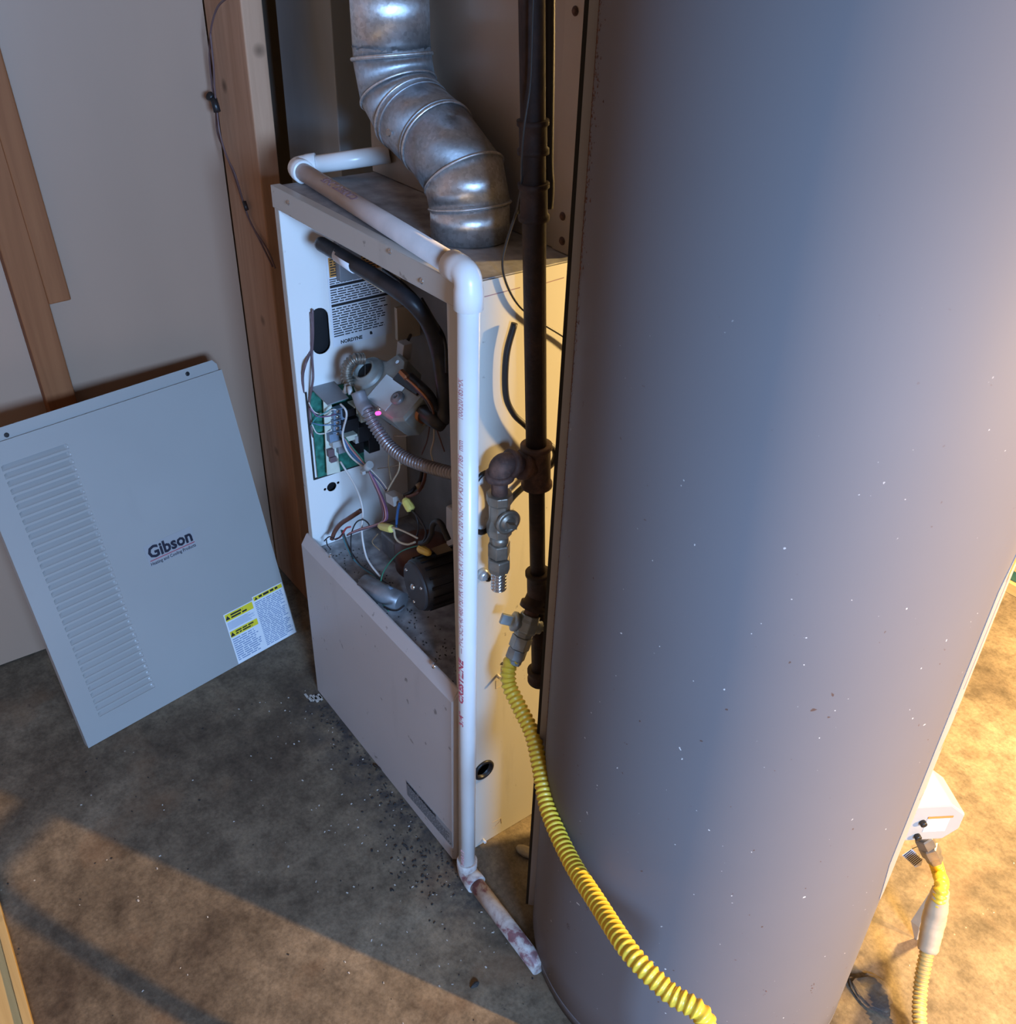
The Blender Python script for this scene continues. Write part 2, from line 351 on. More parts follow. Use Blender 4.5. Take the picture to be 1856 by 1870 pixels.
class Fr:
    """a flat frame: origin, x and y directions"""
    def __init__(s,o,x,y): s.o=V(o); s.x=V(x).normalized(); y=V(y); s.y=(y-s.x*y.dot(s.x)).normalized(); s.n=s.x.cross(s.y)
    def p(s,a,b,h=0): return s.o+s.x*a+s.y*b+s.n*h
    def slab(s,mb,a0,a1,b0,b1,h0,h1):
        return mb.hexa([s.p(a0,b0,h0),s.p(a1,b0,h0),s.p(a1,b1,h0),s.p(a0,b1,h0),s.p(a0,b0,h1),s.p(a1,b0,h1),s.p(a1,b1,h1),s.p(a0,b1,h1)])
    def quad(s,mb,a0,a1,b0,b1,h): return mb.add([s.p(a0,b0,h),s.p(a1,b0,h),s.p(a1,b1,h),s.p(a0,b1,h)],[(0,1,2,3)])
def print_rows(fr,mb,a0,a1,b0,b1,rows,h,fill=.5,seed=1,ragged=.25):
    rnd=random.Random(seed); dy=(b1-b0)/rows
    for i in range(rows):
        y=b1-(i+.5)*dy; x=a0; end=a1-(a1-a0)*rnd.random()*ragged
        while x<end:
            wd=dy*rnd.uniform(1.0,4.5); fr.quad(mb,x,min(end,x+wd),y-dy*fill/2,y+dy*fill/2,h); x+=wd+dy*.5
    return mb
def plate_with_holes(name,fr,outline,holes,t,mat,parent,bevel=0,label=None):
    bm=bmesh.new(); es=[]
    for loop in [outline]+holes:
        vs=[bm.verts.new(fr.p(a,b,0)) for a,b in loop]
        for i in range(len(vs)): es.append(bm.edges.new((vs[i],vs[(i+1)%len(vs)])))
    bmesh.ops.triangle_fill(bm,use_beauty=True,use_dissolve=False,edges=es,normal=fr.n)
    for f in bm.faces:
        if f.normal.dot(fr.n)<0: f.normal_flip()
    r=bmesh.ops.extrude_face_region(bm,geom=bm.faces[:]); nv=[g for g in r['geom'] if isinstance(g,bmesh.types.BMVert)]
    bmesh.ops.translate(bm,verts=nv,vec=-fr.n*t); bmesh.ops.recalc_face_normals(bm,faces=bm.faces)
    c=sum((v.co for v in bm.verts),V((0,0,0)))/len(bm.verts); bmesh.ops.translate(bm,verts=bm.verts,vec=-c)
    me=bpy.data.meshes.new(name); bm.to_mesh(me); bm.free(); me.materials.append(M[mat])
    o=bpy.data.objects.new(name,me); COL.objects.link(o)
    if parent is not None: bpy_parent(o,parent,c)
    else: o.location=c
    if label: o['label']=label
    return o
def oval(cx,cy,rx,ry,n=20,p=2.0):
    out=[]
    for i in range(n):
        a=2*PI*i/n; c,s=math.cos(a),math.sin(a)
        out.append((cx+rx*math.copysign(abs(c)**(2/p),c),cy+ry*math.copysign(abs(s)**(2/p),s)))
    return out
def slot(cx,cy,r,hl,n=10):
    o=[]
    for i in range(n+1): a=PI*i/n; o.append((cx+r*math.cos(a),cy+hl+r*math.sin(a)))
    for i in range(n+1): a=PI+PI*i/n; o.append((cx+r*math.cos(a),cy-hl+r*math.sin(a)))
    return o
def screw(name,p,n,r,parent,mat='steel'):
    mb=MB(); mb.lathe(p,n,[(0,r*1.25),(.0006,r*1.25),(.0007,r*.9),(r*.55,r*.85),(r*.75,r*.5)],12)
    return mb.build(name,mat,parent)
def struct(name,mb,mat,**k):
    o=mb.build(name,mat,**k); o['kind']='structure'; return o
# ------------------------------------------------------------ the room
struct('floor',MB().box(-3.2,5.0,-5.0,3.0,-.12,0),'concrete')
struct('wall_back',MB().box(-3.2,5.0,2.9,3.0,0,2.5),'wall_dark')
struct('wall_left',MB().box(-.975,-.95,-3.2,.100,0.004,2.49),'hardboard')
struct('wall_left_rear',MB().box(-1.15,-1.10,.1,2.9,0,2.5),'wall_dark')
# ------------------------------------------------------------ lumber on the left wall
t=MB().box(-.949,-.787,.1015,.1395,0.001,2.49)
st=t.build('wall_stud','stud',bevel=.003); tag(st,'old brown upright stud between the wall panel and the dark gap beside the furnace','stud')
def leaning(name,brx,bry,tr,wid,x0,x1,zlow,label):
    # brx/bry: lower right corner (y,z) ; tr: a higher point of the right edge (y,z)
    d=V((tr[0]-brx,tr[1]-bry)).normalized(); p=V((brx,bry)); k0=0 if zlow is None else (zlow-bry)/d.y
    a=p+d*k0; b=p+d*((2.35-bry)/d.y); wv=V((-d.y,d.x))*wid
    if wv.x>0: wv=-wv
    q=[a+wv,a,b,b+wv]
    mb=MB().hexa([(x0,q[0].x,q[0].y),(x0,q[1].x,q[1].y),(x1,q[1].x,q[1].y),(x1,q[0].x,q[0].y),(x0,q[3].x,q[3].y),(x0,q[2].x,q[2].y),(x1,q[2].x,q[2].y),(x1,q[3].x,q[3].y)])
    return tag(mb.build(name,'pine',bevel=.0025),label,'board',)
q1=(-0.9100, -0.2300, 0.7589); q2=(-0.9100, -0.2472, 1.1728); q3=(-0.9140, -0.2610, 0.5550); q4=(-0.9140, -0.2669, 0.7527)
leaning('pine_board',q1[1],q1[2],(q2[1],q2[2]),.0385,-.9495,-.910,None,'short reddish pine board whose sawn end stops halfway down the left wall')
q5=(-0.9100, -0.2676, 0.7542)
leaning('pine_board',q3[1],q3[2],(q4[1],q4[2]),.052,-.9495,-.914,.002,'long reddish pine board going down behind the leaning furnace door')
# ------------------------------------------------------------ lumber bottom left
g=MB(); a=(-0.3394, -0.6584, 0.0200); b=(-0.1106, -0.6653, 0.0200)
ex=(V(b)-V(a)).normalized(); ey=V((ex.y,-ex.x,0)); 
if ey.y>0: ey=-ey
f=Fr(V(a)-ex*.5,ex,ey)
fl=Fr(V((f.o.x,f.o.y,0)),ex,ey)
zz=.020
def lay(mb,a0,a1,b0,b1,z0,z1):
    return mb.hexa([fl.o+fl.x*i+fl.y*j+V((0,0,k)) for k in (z0,z1) for i,j in ((a0,b0),(a1,b0),(a1,b1),(a0,b1))])
tag(lay(MB(),0,1.6,0,.012,.0005,zz).build('wood_strip','lumber',bevel=.001),'thin pale wooden strip along the floor in the lower left corner','wood strip')
tag(lay(MB(),.43,1.6,.013,.30,.0005,.012).build('floor_board','lumber',bevel=.001),'pale yellow board lying flat behind the thin strip in the lower left corner','board')
tag(lay(MB(),-.3,.425,.013,.30,.0005,.014).build('rusty_board','pine',bevel=.001),'reddish brown board end lying flat at the left edge of the floor','board')
# ------------------------------------------------------------ ducts behind the furnace
d=thing('return_duct','dull grey sheet metal duct behind the furnace left corner','duct',(-.8,.3,0))
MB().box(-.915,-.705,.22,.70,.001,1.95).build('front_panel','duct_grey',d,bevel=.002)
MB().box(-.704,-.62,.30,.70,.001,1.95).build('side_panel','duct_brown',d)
pl=thing('plenum','tall beige sheet metal duct rising from the back of the furnace','duct',(-.25,.4,1.02))
MB().box(-.50,-.010,.170,.168+.02,1.0215,1.95).build('front_panel','duct',pl)
MB().box(-.0095,-.008,.164,.70,1.0215,1.95).build('side_panel','enamel',pl,label='beige side sheet catching the lamp light')
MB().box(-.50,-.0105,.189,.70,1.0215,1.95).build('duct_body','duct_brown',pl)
MB().box(-.045,-.011,.1665,.1695,1.0215,1.95).build('corner_flange','duct',pl)
for uv in ((-0.0278, 0.1665, 1.2869),(-0.0281, 0.1665, 1.0655),(-0.0263, 0.1665, 1.0358)): screw('screw',uv,(0,-1,0),.0042,pl,'rust_iron')
# ------------------------------------------------------------ flue pipe
fp=thing('flue_pipe','galvanised flue pipe stepping sideways from the furnace top up out of view','flue pipe',(-.14,.11,1.02))
N_=[(-.141,.108,1.0207),(-.142,.108,1.060),(-0.1549, 0.1080, 1.0930),(-0.2147, 0.1080, 1.1260),(-0.2801, 0.1080, 1.1463),(-0.3091, 0.1080, 1.1687),(-0.3229, 0.1080, 1.2098),(-0.3247, 0.1080, 1.3109),(-0.3086, 0.1080, 1.5424)]
N_=[V(p) for p in N_]
N_[-1]=V((N_[-2].x,.108,1.75))
T_=[(b-a).normalized() for a,b in zip(N_,N_[1:])]
Pn=[T_[0]]+[(a+b).normalized() for a,b in zip(T_,T_[1:])]+[T_[-1]]
def ring(c,axis,pln,r,n=48,sh=0):
    X=axis.cross(V((0,1,0))).normalized(); Y=axis.cross(X); out=[]
    for j in range(n):
        a=2*PI*j/n; p=c+X*(r*math.cos(a))+Y*(r*math.sin(a)); p=p+axis*((c-p).dot(pln)/axis.dot(pln))+axis*sh; out.append(p)
    return out
for i in range(len(N_)-1):
    if i==6: nm,mt='pipe_section','zinc'
    elif i==7: nm,mt='pipe_section','zinc'
    elif i in (0,1): nm,mt='elbow_gore','zinc'
    else: nm,mt='elbow_gore','zinc_dull'
    r=.0508+(.0007 if i%2 else 0); ax=T_[i]; n=48
    vs=ring(N_[i],ax,Pn[i],r,n)+ring(N_[i+1],ax,Pn[i+1],r,n)
    inn=ring(N_[i],ax,Pn[i],r-.001,n)+ring(N_[i+1],ax,Pn[i+1],r-.001,n)
    mb=MB().add(vs,[(j,(j+1)%n,n+(j+1)%n,n+j) for j in range(n)],True)
    o=mb.build(nm,mt,fp); s_=o.modifiers.new('thick','SOLIDIFY'); s_.thickness=.0008
for i in range(1,7):
    c=[(ring(N_[i],T_[i-1],Pn[i],.0513,49))]
    pts=ring(N_[i],T_[i-1],Pn[i],.0518,48); pts=pts+pts[:1]
    MB().tube(pts,.0018 if i<6 else .0028,8,False).build('seam_bead','zinc',fp)
pts=ring(N_[3],T_[3],Pn[3],.0516,48,.006); pts+=pts[:1]; MB().tube(pts,.0016,8,False).build('seam_bead','zinc_dull',fp)
pts=ring(N_[4],T_[3],Pn[4],.0516,48,-.010); pts+=pts[:1]; MB().tube(pts,.0016,8,False).build('seam_bead','zinc_dull',fp)
pts=ring(N_[6],T_[6],T_[6],.0513,48,.010)
rnd=random.Random(3); mb=MB()
for j in range(0,48): 
    p=pts[j]; q=pts[(j+1)%48]; o=(p-N_[6]); o.z=0; o.normalize(); mb.add([p,q,q+V((0,0,rnd.uniform(.0008,.004)))+o*.0006,p+V((0,0,rnd.uniform(.0008,.004)))+o*.0008],[(0,1,2,3)])
mb.build('sealant_fringe','zinc_dull',fp,kind='stuff')
sc=N_[3].lerp(N_[4],.55)+V((0,-.0512,-.004)); mb=MB().lathe(sc+V((0,.002,0)),(0,-1,0),[(0,.0055),(.002,.0055),(.004,.0045)],6); mb.build('screw','steel',fp)
MB().obox(sc+V((.006,-.002,.001)),(1,0,0),(0,1,0),(0,0,1),.006,.001,.002).build('screw_clip','steel',fp)
for uv in ((798,398),(799,420),(800,442)):
    pass
for z in (1.032,1.044): screw('rivet',(-.172,.0685,z),(-.6,-.8,0),.0022,fp)
# ------------------------------------------------------------ furnace
fu=thing('furnace','beige gas furnace with its upper door off showing valve and wiring','furnace',(-.25,.35,0))
W=.5; Hf=1.02; D=.72
MB().box(-.5,-.4985,.002,D,.001,Hf-.002).build('side_panel','enamel',fu)
rs=Fr((0,0,0),(0,1,0),(0,0,1))    # right side: a = y, b = z, normal +x
hole1=oval(*((0.0000, 0.0439, 0.1905))[1:],.0165,.0165,18); hole2=oval(*((0.0000, 0.0353, 0.7134))[1:],.024,.047,24,2.4)
plate_with_holes('side_panel',rs,[(.002,.001),(D,.001),(D,Hf-.002),(.002,Hf-.002)],[hole1,hole2],.0014,'enamel',fu)
MB().box(-.499,-.0015,.0015,D,Hf-.0015,Hf).build('top_panel','dusty',fu,label='dust covered top sheet')
MB().box(-.499,-.0015,D-.0015,D,.002,Hf-.002).build('back_panel','enamel',fu)
# header with folded edges
mb=MB(); mb.add([(-.5,-.0005,1.020),(0,-.0005,1.020),(0,-.0005,.9925),(-.030,-.0005,.9925),(-.5,-.0005,.9925)],[(0,1,2,3,4)])
mb=MB().box(-.501,.001,-.003,-.0005,.990,1.0205); mb.box(-.501,.001,-.003,.012,1.0205,1.0215); mb.box(-.501,.001,-.003,.010,.989,.990)
mb.build('header','enamel',fu,bevel=.0006)
for u,v in ((0,0),): pass
for p in ((-0.4430, -0.0030, 1.0088),(-0.0830, -0.0030, 0.9996),(-0.1561, -0.0030, 1.0156)): screw('screw',p,(0,-1,0),.0032,fu)
# front flanges either side of the opening
MB().box(-.5,-.4865,-.0008,.0,.36,.989).box(-.4875,-.4865,.0,.010,.36,.989).build('front_flange','enamel',fu)
mb=MB().hexa([(-.010,-.0012,.37),(0.0,-.0012,.37),(0.0,0,.37),(-.010,0,.37),(-.031,-.0012,.989),(0.0,-.0012,.989),(0.0,0,.989),(-.031,0,.989)])
mb.hexa([(-.010,0,.37),(-.009,0,.37),(-.009,.014,.37),(-.010,.014,.37),(-.031,0,.989),(-.030,0,.989),(-.030,.014,.989),(-.031,.014,.989)]).build('front_flange','enamel',fu)
# inner left wall with slot and hole
li=Fr((-.486,0,0),(0,1,0),(0,0,1))
def yz(p): return (p[1],p[2])
s1=yz((-0.4860, 0.0465, 0.8215)); s2=yz((-0.4860, 0.0537, 0.7465)); sc_=((s1[0]+s2[0])/2,(s1[1]+s2[1])/2)
hl=(s1[1]-s2[1])/2-.014
hc=yz((-0.4860, 0.0465, 0.4855))
ob=[yz((-0.4860, 0.0264, 0.6691)),yz((-0.4860, 0.0264, 0.6691))]
plate_with_holes('inner_side_panel',li,[(.0,.366),(.215,.366),(.215,.988),(.0,.988)],[slot(sc_[0],sc_[1],.0165,hl),oval(hc[0],hc[1],.0095,.0095,16),oval(hc[0]-.0135,hc[1]-.001,.0028,.0028,10),oval(hc[0]+.0135,hc[1]+.004,.0028,.0028,10)],.001,'enamel_in',fu)
MB().box(-.4975,-.4965,.002,.2,.37,.98).build('gap_shade_sheet','black',fu,label='black sheet standing in for the shade between the two side skins')  # shade behind the slot painted as a black sheet
# vestibule back, partition and deck
MB().box(-.485,-.003,.205,.207,.366,.988).build('vestibule_panel','dark_sheet',fu)
MB().box(-.485,-.003,.012,.205,.984,.988).build('inner_top','dark_sheet',fu)
MB().box(-.485,-.003,.004,.205,.362,.366).build('deck','deck',fu,label='dusty metal deck with fluff on it')
MB().box(-.004,-.003,.015,.205,.366,.984).build('inner_side_panel','enamel_in',fu)
mb=MB().box(-.30,-.02,.17,.204,.40,.50); mb.build('burner_shield','enamel_in',fu,bevel=.004,label='pale folded shield low in the compartment')
# lower front panel
mb=MB(); y0=-.016
prof=[(0,.002),(y0,.002),(y0,.372),(-.004,.392),(0,.392)]
xs=(-.505,-.003)
vs=[(x,y,z) for x in xs for y,z in prof]; n5=5
mb.add(vs,[(0,1,2,3,4),(9,8,7,6,5)]+[(i,i+5,(i+1)%5+5,(i+1)%5) for i in range(5)])
mb.build('lower_panel','panel_low',fu,bevel=.0012)
MB().hexa([(-.003,y0,.002),(.0015,-.010,.002),(.0015,0,.002),(-.003,0,.002),(-.003,y0,.372),(.0015,-.010,.365),(.0015,0,.392),(-.003,0,.392)]).build('panel_return','panel_low',fu)
for p in ((-0.4014, -0.0100, 0.4048),(-0.0629, -0.0100, 0.3978)): screw('screw',V(p)+V((0,.002,0)),(0,-.75,.66),.0036,fu)
# warning strip on the lower panel
lf=Fr((-.505,y0-.0003,0),(1,0,0),(0,0,1))
c1=(-0.1517, -0.0160, 0.0807); c2=(-0.0031, -0.0160, 0.0698); c3=(-0.0017, -0.0160, 0.0340); c4=(-0.1493, -0.0160, 0.0250)
fr=Fr(c4,V(c3)-V(c4),V(c1)-V(c4)); ww=(V(c3)-V(c4)).length; hh=max(.045,(V(c1)-V(c4)).length)
hh=.038
lb=fr.slab(MB(),0,ww,0,hh,0,.0003).build('warning_label','foil',fu,label='faded grey and black warning strip with WARNING and ADVERTISSEMENT')
text_on('heading','WARNING! / ADVERTISSEMENT!',.0085,fr.p(.002,hh-.0085,.0003),fr.x,fr.y,'ink',lb,bold=.0002,sx=.80)
print_rows(fr,MB(),.002,ww-.002,.001,hh-.0105,8,.00035,.45,7,.1).build('print','ink',lb,kind='stuff')
# bits stamped and marked on the right side
def sline(a,b,wd=.0012,mat='grey_ink',nm='crease'):
    a=V(a);b=V(b); d=(b-a); L=d.length; f=Fr(a+V((.0001,0,0)),d,V((1,0,0)).cross(d)); 
    return f.slab(MB(),0,L,-wd/2,wd/2,0,.0003).build(nm,mat,fu)
sline((0.0000, 0.0308, 0.9992),(-0.0000, 0.0827, 1.0004)); sline((-0.0000, 0.1212, 0.9986),(-0.0000, 0.1503, 1.0001))
sline((0.0000, 0.0716, 0.0271),(0.0000, 0.0845, 0.0353),.0006); 
for a,b in (((899,1503),(916,1494)),((916,1494),(917,1507))): pass
text_on('marking','90',.0125,(0.0000, 0.0720, 0.4010),(0,1,0),(0,0,1),'ink',fu)
for a,b in (((0.0000, 0.0644, 0.3767),(0.0000, 0.0802, 0.3762)),((0.0000, 0.0644, 0.3767),(0.0000, 0.0648, 0.3603)),((0.0000, 0.0648, 0.3603),(0.0000, 0.0818, 0.3603)),((0.0000, 0.0742, 0.3987),(0.0000, 0.0747, 0.3837))): sline(a,b,.0008,'w_cream','embossed_line')
for a,b in (((0.0000, 0.0653, 0.0419),(0.0000, 0.0843, 0.0398)),((0.0000, 0.0843, 0.0398),(0.0000, 0.0860, 0.0254)),((0.0000, 0.0669, 0.0247),(0.0000, 0.0764, 0.0266))): sline(a,b,.0008,'tape','embossed_line')
p=V((0.0000, 0.0662, 0.3871)); MB().tube([p,p+V((.008,0,0))],.0028,10).build('peg','enamel',fu,label='small peg sticking out of the side')
p=V((0.0000, 0.0460, 0.0107)); MB().tube([p,p+V((.008,0,0))],.0026,10).build('peg','pvc',fu)
p=V((0.0000, 0.0368, 0.2897))
c=V((0.0000, 0.0439, 0.1905)); MB().lathe(c,(1,0,0),[(-.003,.0135),(.003,.0135),(.0045,.016),(.003,.0195),(.0003,.0195),(-.0016,.0165),(-.003,.0165)],28).build('grommet','black',fu,label='black ring grommet low on the side')
MB().lathe(c+V((-.012,0,0)),(1,0,0),[(0,.0135),(.0008,.0135)],20).build('hole_shade','dark_fill',fu)  # dark disc painted as the shade inside the round hole
c=V((0.0000, 0.0353, 0.7134)); pts=[V((.001,c.y+.024*math.cos(a),c.z+.047*math.sin(a))) for a in [2*PI*i/32 for i in range(33)]]
MB().tube(pts,.0035,10,False).build('pipe_grommet','black',fu,label='black oval grommet behind the gas shutoff')
MB().box(-.012,-.011,c.y-.028,c.y+.028,c.z-.05,c.z+.05).build('hole_shade','dark_fill',fu)  # dark plate painted as the shade inside the oval hole
# ------------------------------------------------------------ PVC condensate drain
pv=thing('condensate_drain','white plastic drain pipe running over the furnace top and down its corner','drain pipe',(.033,-.014,.02))
rp=.01335
A_=V((-0.5208, 0.0498, 1.0360)); B_=V((0.0157, -0.0027, 1.0360)); C_=V((-0.4433, 0.1690, 1.0581)); 
Bt=V((B_.x,B_.y,1.036)); Db=V((0.0412, -0.0160, 0.0170)); E_=V((0.2788, -0.0222, 0.0160)); E_=Db.lerp(E_,.86)
# arcs for the elbows
def arc(p,a,b,r,n=8):
    a=V(a).normalized(); b=V(b).normalized(); out=[]
    s=p+a*r; e=p+b*r
    for i in range(n+1):
        t=i/n; out.append(s*(1-t)**2+p*2*t*(1-t)+e*t*t)
    return out
def elbow(p,a,b,hub,mat,col,nm='elbow',parent=pv,r=.0172,br=.014):
    a=V(a).normalized(); b=V(b).normalized(); pts=[p+a*hub,p+a*(hub-.0005)]+[p+a*(br+.0035)]+arc(p,a,b,br,8)+[p+b*(br+.0035),p+b*(hub-.0005),p+b*hub]
    n=len(pts); 
    def rf(i):
        k=min(i,n-1-i); return (r-.0008,r,r,r-.0008)[k] if k<4 else r-.0009
    return MB().tube(pts,r,24,True,rf).build(nm,mat,parent)
dAB=(B_-A_).normalized(); dAC=(C_-A_).normalized()
p1=MB().tube([A_+dAB*.01,B_-dAB*.01],rp,24).build('pipe','pvc_old',pv,label='dusty front run lying on the furnace top')
MB().tube([A_+dAC*.01,C_],rp,24).build('pipe','pvc',pv,label='short run going back to the duct')
dBD=(Db-Bt).normalized()
p3=MB().tube([Bt+dBD*.01,Db-dBD*.005],rp,24).build('pipe','pvc',pv,label='upright white pipe with red lettering')
dDE=(E_-Db).normalized()
MB().tube([Db+dDE*.005,E_],rp,20).build('pipe','pvc_floor',pv,label='floor run stained purple and grey')
elbow(A_,dAB,dAC,.032,'pvc',1); elbow(Bt,-dAB,dBD,.040,'pvc',1); elbow(Db,-dBD,dDE,.030,'pvc_floor',1)
MB().lathe(A_+dAB*.0325,dAB,[(-.001,.0145),(-.001,.0172),(.0004,.0172),(.0004,.0136)],24,caps=False).build('elbow_rim','pvc',pv)
def fit(body,L,size,**k):
    vs,_=text_mesh(body,size,**k); return L/max(v.x for v in vs)
def zt(z):
    t=(z-Bt.z)/(Db.z-Bt.z); return Bt.lerp(Db,t)
up=-dBD
def vtext(body,size,z0,z1,mat,ang=27,**k):
    p=zt(z0); O=(V(C)-p); O=(O-up*O.dot(up)).normalized(); Lf=O.cross(up); O=O*math.cos(math.radians(ang))+Lf*math.sin(math.radians(ang))
    k['sx']=fit(body,z1-z0,size,**k); text_round('lettering',body,size,p,up,O,rp,mat,p3,**k)
vtext('3/4"',.0115,.360,.388,'red_ink')
vtext('CRESTLINE',.0125,.405,.490,'red_ink',bold=.0004,shear=.25)
vtext('--- PVC SCH 40 480 PSI PR WATER AT 73F PVC 1120 NSF-PW ASTM D 1785  mm',.0110,.500,.835,'faded_ink',shear=.15)
vtext('100520185HX',.0115,.862,.916,'faded_ink',shear=.15)
vtext('040817',.0095,.045,.085,'faded_ink',ang=20)
def htext(body,size,s0,L,mat,ang,**k):
    p=B_+(A_-B_).normalized()*s0; ax=(A_-B_).normalized(); O=V(C)-p; O=(O-ax*O.dot(ax)).normalized(); Lf=O.cross(ax); O=O*math.cos(ang)+Lf*math.sin(ang)
    k['sx']=fit(body,L,size,**k); text_round('lettering',body,size,p,ax,O,rp,mat,p1,**k)
htext('CRESTLINE',.0125,.295,.12,'grey_ink',-.85,bold=.0004,shear=.25)
# ------------------------------------------------------------ the furnace door leaning on the wall
B1=(-0.6134, -0.4454, 0.0000); PU=(-0.1734, 0.9848, -0.0000); PV=(-0.2541, -0.0447, 0.9661); PNRM=(0.9515, 0.1676, 0.2580); PW=0.4832
pd=thing('furnace_door','louvred beige furnace door leaning against the left wall','furnace door',(-.66,-.2,0))
pf=Fr(V(B1)+V((0,0,.001)),PU,PV); HP=.607
mb=MB(); 
mb.hexa([pf.p(0,0,-.0012),pf.p(.0012,0,-.0012),pf.p(.0012,HP,-.0012),pf.p(0,HP,-.0012),pf.p(0,0,-.016),pf.p(.0012,0,-.016),pf.p(.0012,HP,-.016),pf.p(0,HP,-.016)])
mb.hexa([pf.p(PW-.0012,0,-.0012),pf.p(PW,0,-.0012),pf.p(PW,HP,-.0012),pf.p(PW-.0012,HP,-.0012),pf.p(PW-.0012,0,-.016),pf.p(PW,0,-.016),pf.p(PW,HP,-.016),pf.p(PW-.0012,HP,-.016)])
pf.slab(mb,0,PW,0,.0012,-.016,-.0012); mb.build('side_flange','panel',pd)
mb=MB(); pf.slab(mb,.0012,PW-.0012,HP-.0012,HP,-.006,-.0012)
c_=.010
o_=[pf.p(.012,HP,-.0068),pf.p(PW-.004,HP,-.0068),pf.p(PW-.004,HP+.012,-.0068),pf.p(PW-.012,HP+.022,-.0068),pf.p(.020,HP+.022,-.0068),pf.p(.012,HP+.014,-.0068)]
mb.add(o_+[p+pf.n*.0010 for p in o_],[(5,4,3,2,1,0),(6,7,8,9,10,11)]+[(i,(i+1)%6,(i+1)%6+6,i+6) for i in range(6)]); mb.build('top_lip','panel',pd)
def pxy(a): return pf.p(a[0],a[1],-.0055)
for a in ((0.4139, 0.6182),(0.0669, 0.6138)):
    p=pxy(a); MB().lathe(p-pf.n*.0004,pf.n,[(0,.0042),(.0016,.0042),(.0024,.003)],12).build('screw','black',pd)
t0=(0.0388, 0.5639); t1=(0.1553, 0.5619); u0=(0.0381, 0.0537); u1=(0.1487, 0.0535); NL=36
me=None; holes=[]; spots=[]
for i in range(NL):
    k=i/(NL-1); a0=t0[0]*(1-k)+u0[0]*k; a1=t1[0]*(1-k)+u1[0]*k; b=(t0[1]+t1[1])/2*(1-k)+(u0[1]+u1[1])/2*k; hb=(t0[1]-u0[1])/NL*.36
    if i==0: al=a1-a0
    a1=a0+al; spots.append((a0,b)); holes.append([(a0,b-hb),(a1,b-hb),(a1+hb*.0,b+hb*.6),(a1-hb*.6,b+hb),(a0+hb*.6,b+hb),(a0,b+hb*.6)])
plate_with_holes('door_sheet',pf,[(0,0),(PW,0),(PW,HP),(0,HP)],holes,.0010,'panel',pd)
for i,(a0,b) in enumerate(spots):
    if i==0:
        dp=.0052; xs=[-.0006,.0025,.006,al-.006,al-.0025,al+.0006]; sc=[.05,.7,1,1,.7,.05]
        prof=[(-hb*1.02,-.0009),(-hb*.55,-.0014-dp*.25),(hb*.1,-.0014-dp*.62),(hb*.75,-.0012-dp)]
        vs=[pf.x*x+pf.y*y+pf.n*(-.0011+(h+.0011)*s_) for x,s_ in zip(xs,sc) for y,h in prof]; n=4
        mb=MB().add(vs,[(j*n+q,j*n+q+1,(j+1)*n+q+1,(j+1)*n+q) for j in range(5) for q in range(3)],False)
        proto=mb.build('louver','panel',None); me=proto.data; off=V(proto.location); bpy.data.objects.remove(proto)
    o=bpy.data.objects.new('louver',me); COL.objects.link(o); bpy_parent(o,pd,off+pf.p(a0,b,0))
# logo label
l0=(0.2226, 0.3287); l1=(0.3210, 0.3306); l2=(0.2172, 0.2848)
lx=l0[0]; ly=l2[1]; lw=l1[0]-l0[0]+.004; lh=l1[1]-ly+.0
lg=pf.slab(MB(),lx,lx+lw,ly,ly+lh,0,.0003).build('logo_label','foil',pd,label='clear label with large dark maker lettering')
g0=(0.2223, 0.2968); g1=(0.3114, 0.2971)
sz=.034
k=fit('Gibson',lw-.008,sz,bold=.0011)
text_on('logo_word','Gibson',sz,pf.p(lx+.004,ly+.017,.0003),pf.x,pf.y,'navy',lg,bold=.0011,sx=k)
pf.slab(MB(),lx+.004,lx+lw-.002,ly+.0115,ly+.0130,.0003,.0005).build('logo_line','crimson',lg)
k=fit('Heating and Cooling Products',lw-.005,.0095)
text_on('logo_caption','Heating and Cooling Products',.0095,pf.p(lx+.003,ly+.0025,.0003),pf.x,pf.y,'navy',lg,bold=.00008,sx=k)
# warning label
w0=(0.3333, 0.1241); w1=(0.4882, 0.1241); w2=(0.3329, 0.0043)
wx=w0[0]; wy=.001; wt=w0[1]; wr=PW-.002
wl=MB(); pf.slab(wl,wx,(wx+wr)/2-.002,wy,wt-.003,0,.0003); pf.slab(wl,(wx+wr)/2-.002,wr,wy,wt+.004,0,.0003); wl=wl.build('warning_label','paper',pd,label='white and yellow warning label in the lower right corner')
mx=(wx+wr)/2; yb=MB()
pf.slab(yb,wx+.002,mx-.005,wt-.021,wt-.005,.0003,.0005); pf.slab(yb,wx+.002,mx-.005,wt*.52,wt*.52+.014,.0003,.0005); pf.slab(yb,mx,wr-.002,wt-.007,wt+.002,.0003,.0005)
yb.build('yellow_band','yellow_print',wl)
mb=MB()
for a,b,s in ((wx+.007,wt-.018,.010),(wx+.007,wt*.52+.002,.010),(mx+.006,wt-.006,.007)):
    mb.add([pf.p(a-s*.55,b,.0006),pf.p(a+s*.55,b,.0006),pf.p(a,b+s,.0006)],[(0,1,2)])
print_rows(pf,mb,wx+.015,mx-.02,wt-.019,wt-.007,2,.0006,.62,2); print_rows(pf,mb,wx+.015,mx-.012,wt*.52+.002,wt*.52+.012,2,.0006,.62,3); print_rows(pf,mb,mx+.013,wr-.006,wt-.005,wt+.001,1,.0006,.8,4)
mb.build('print','ink',wl,kind='stuff')
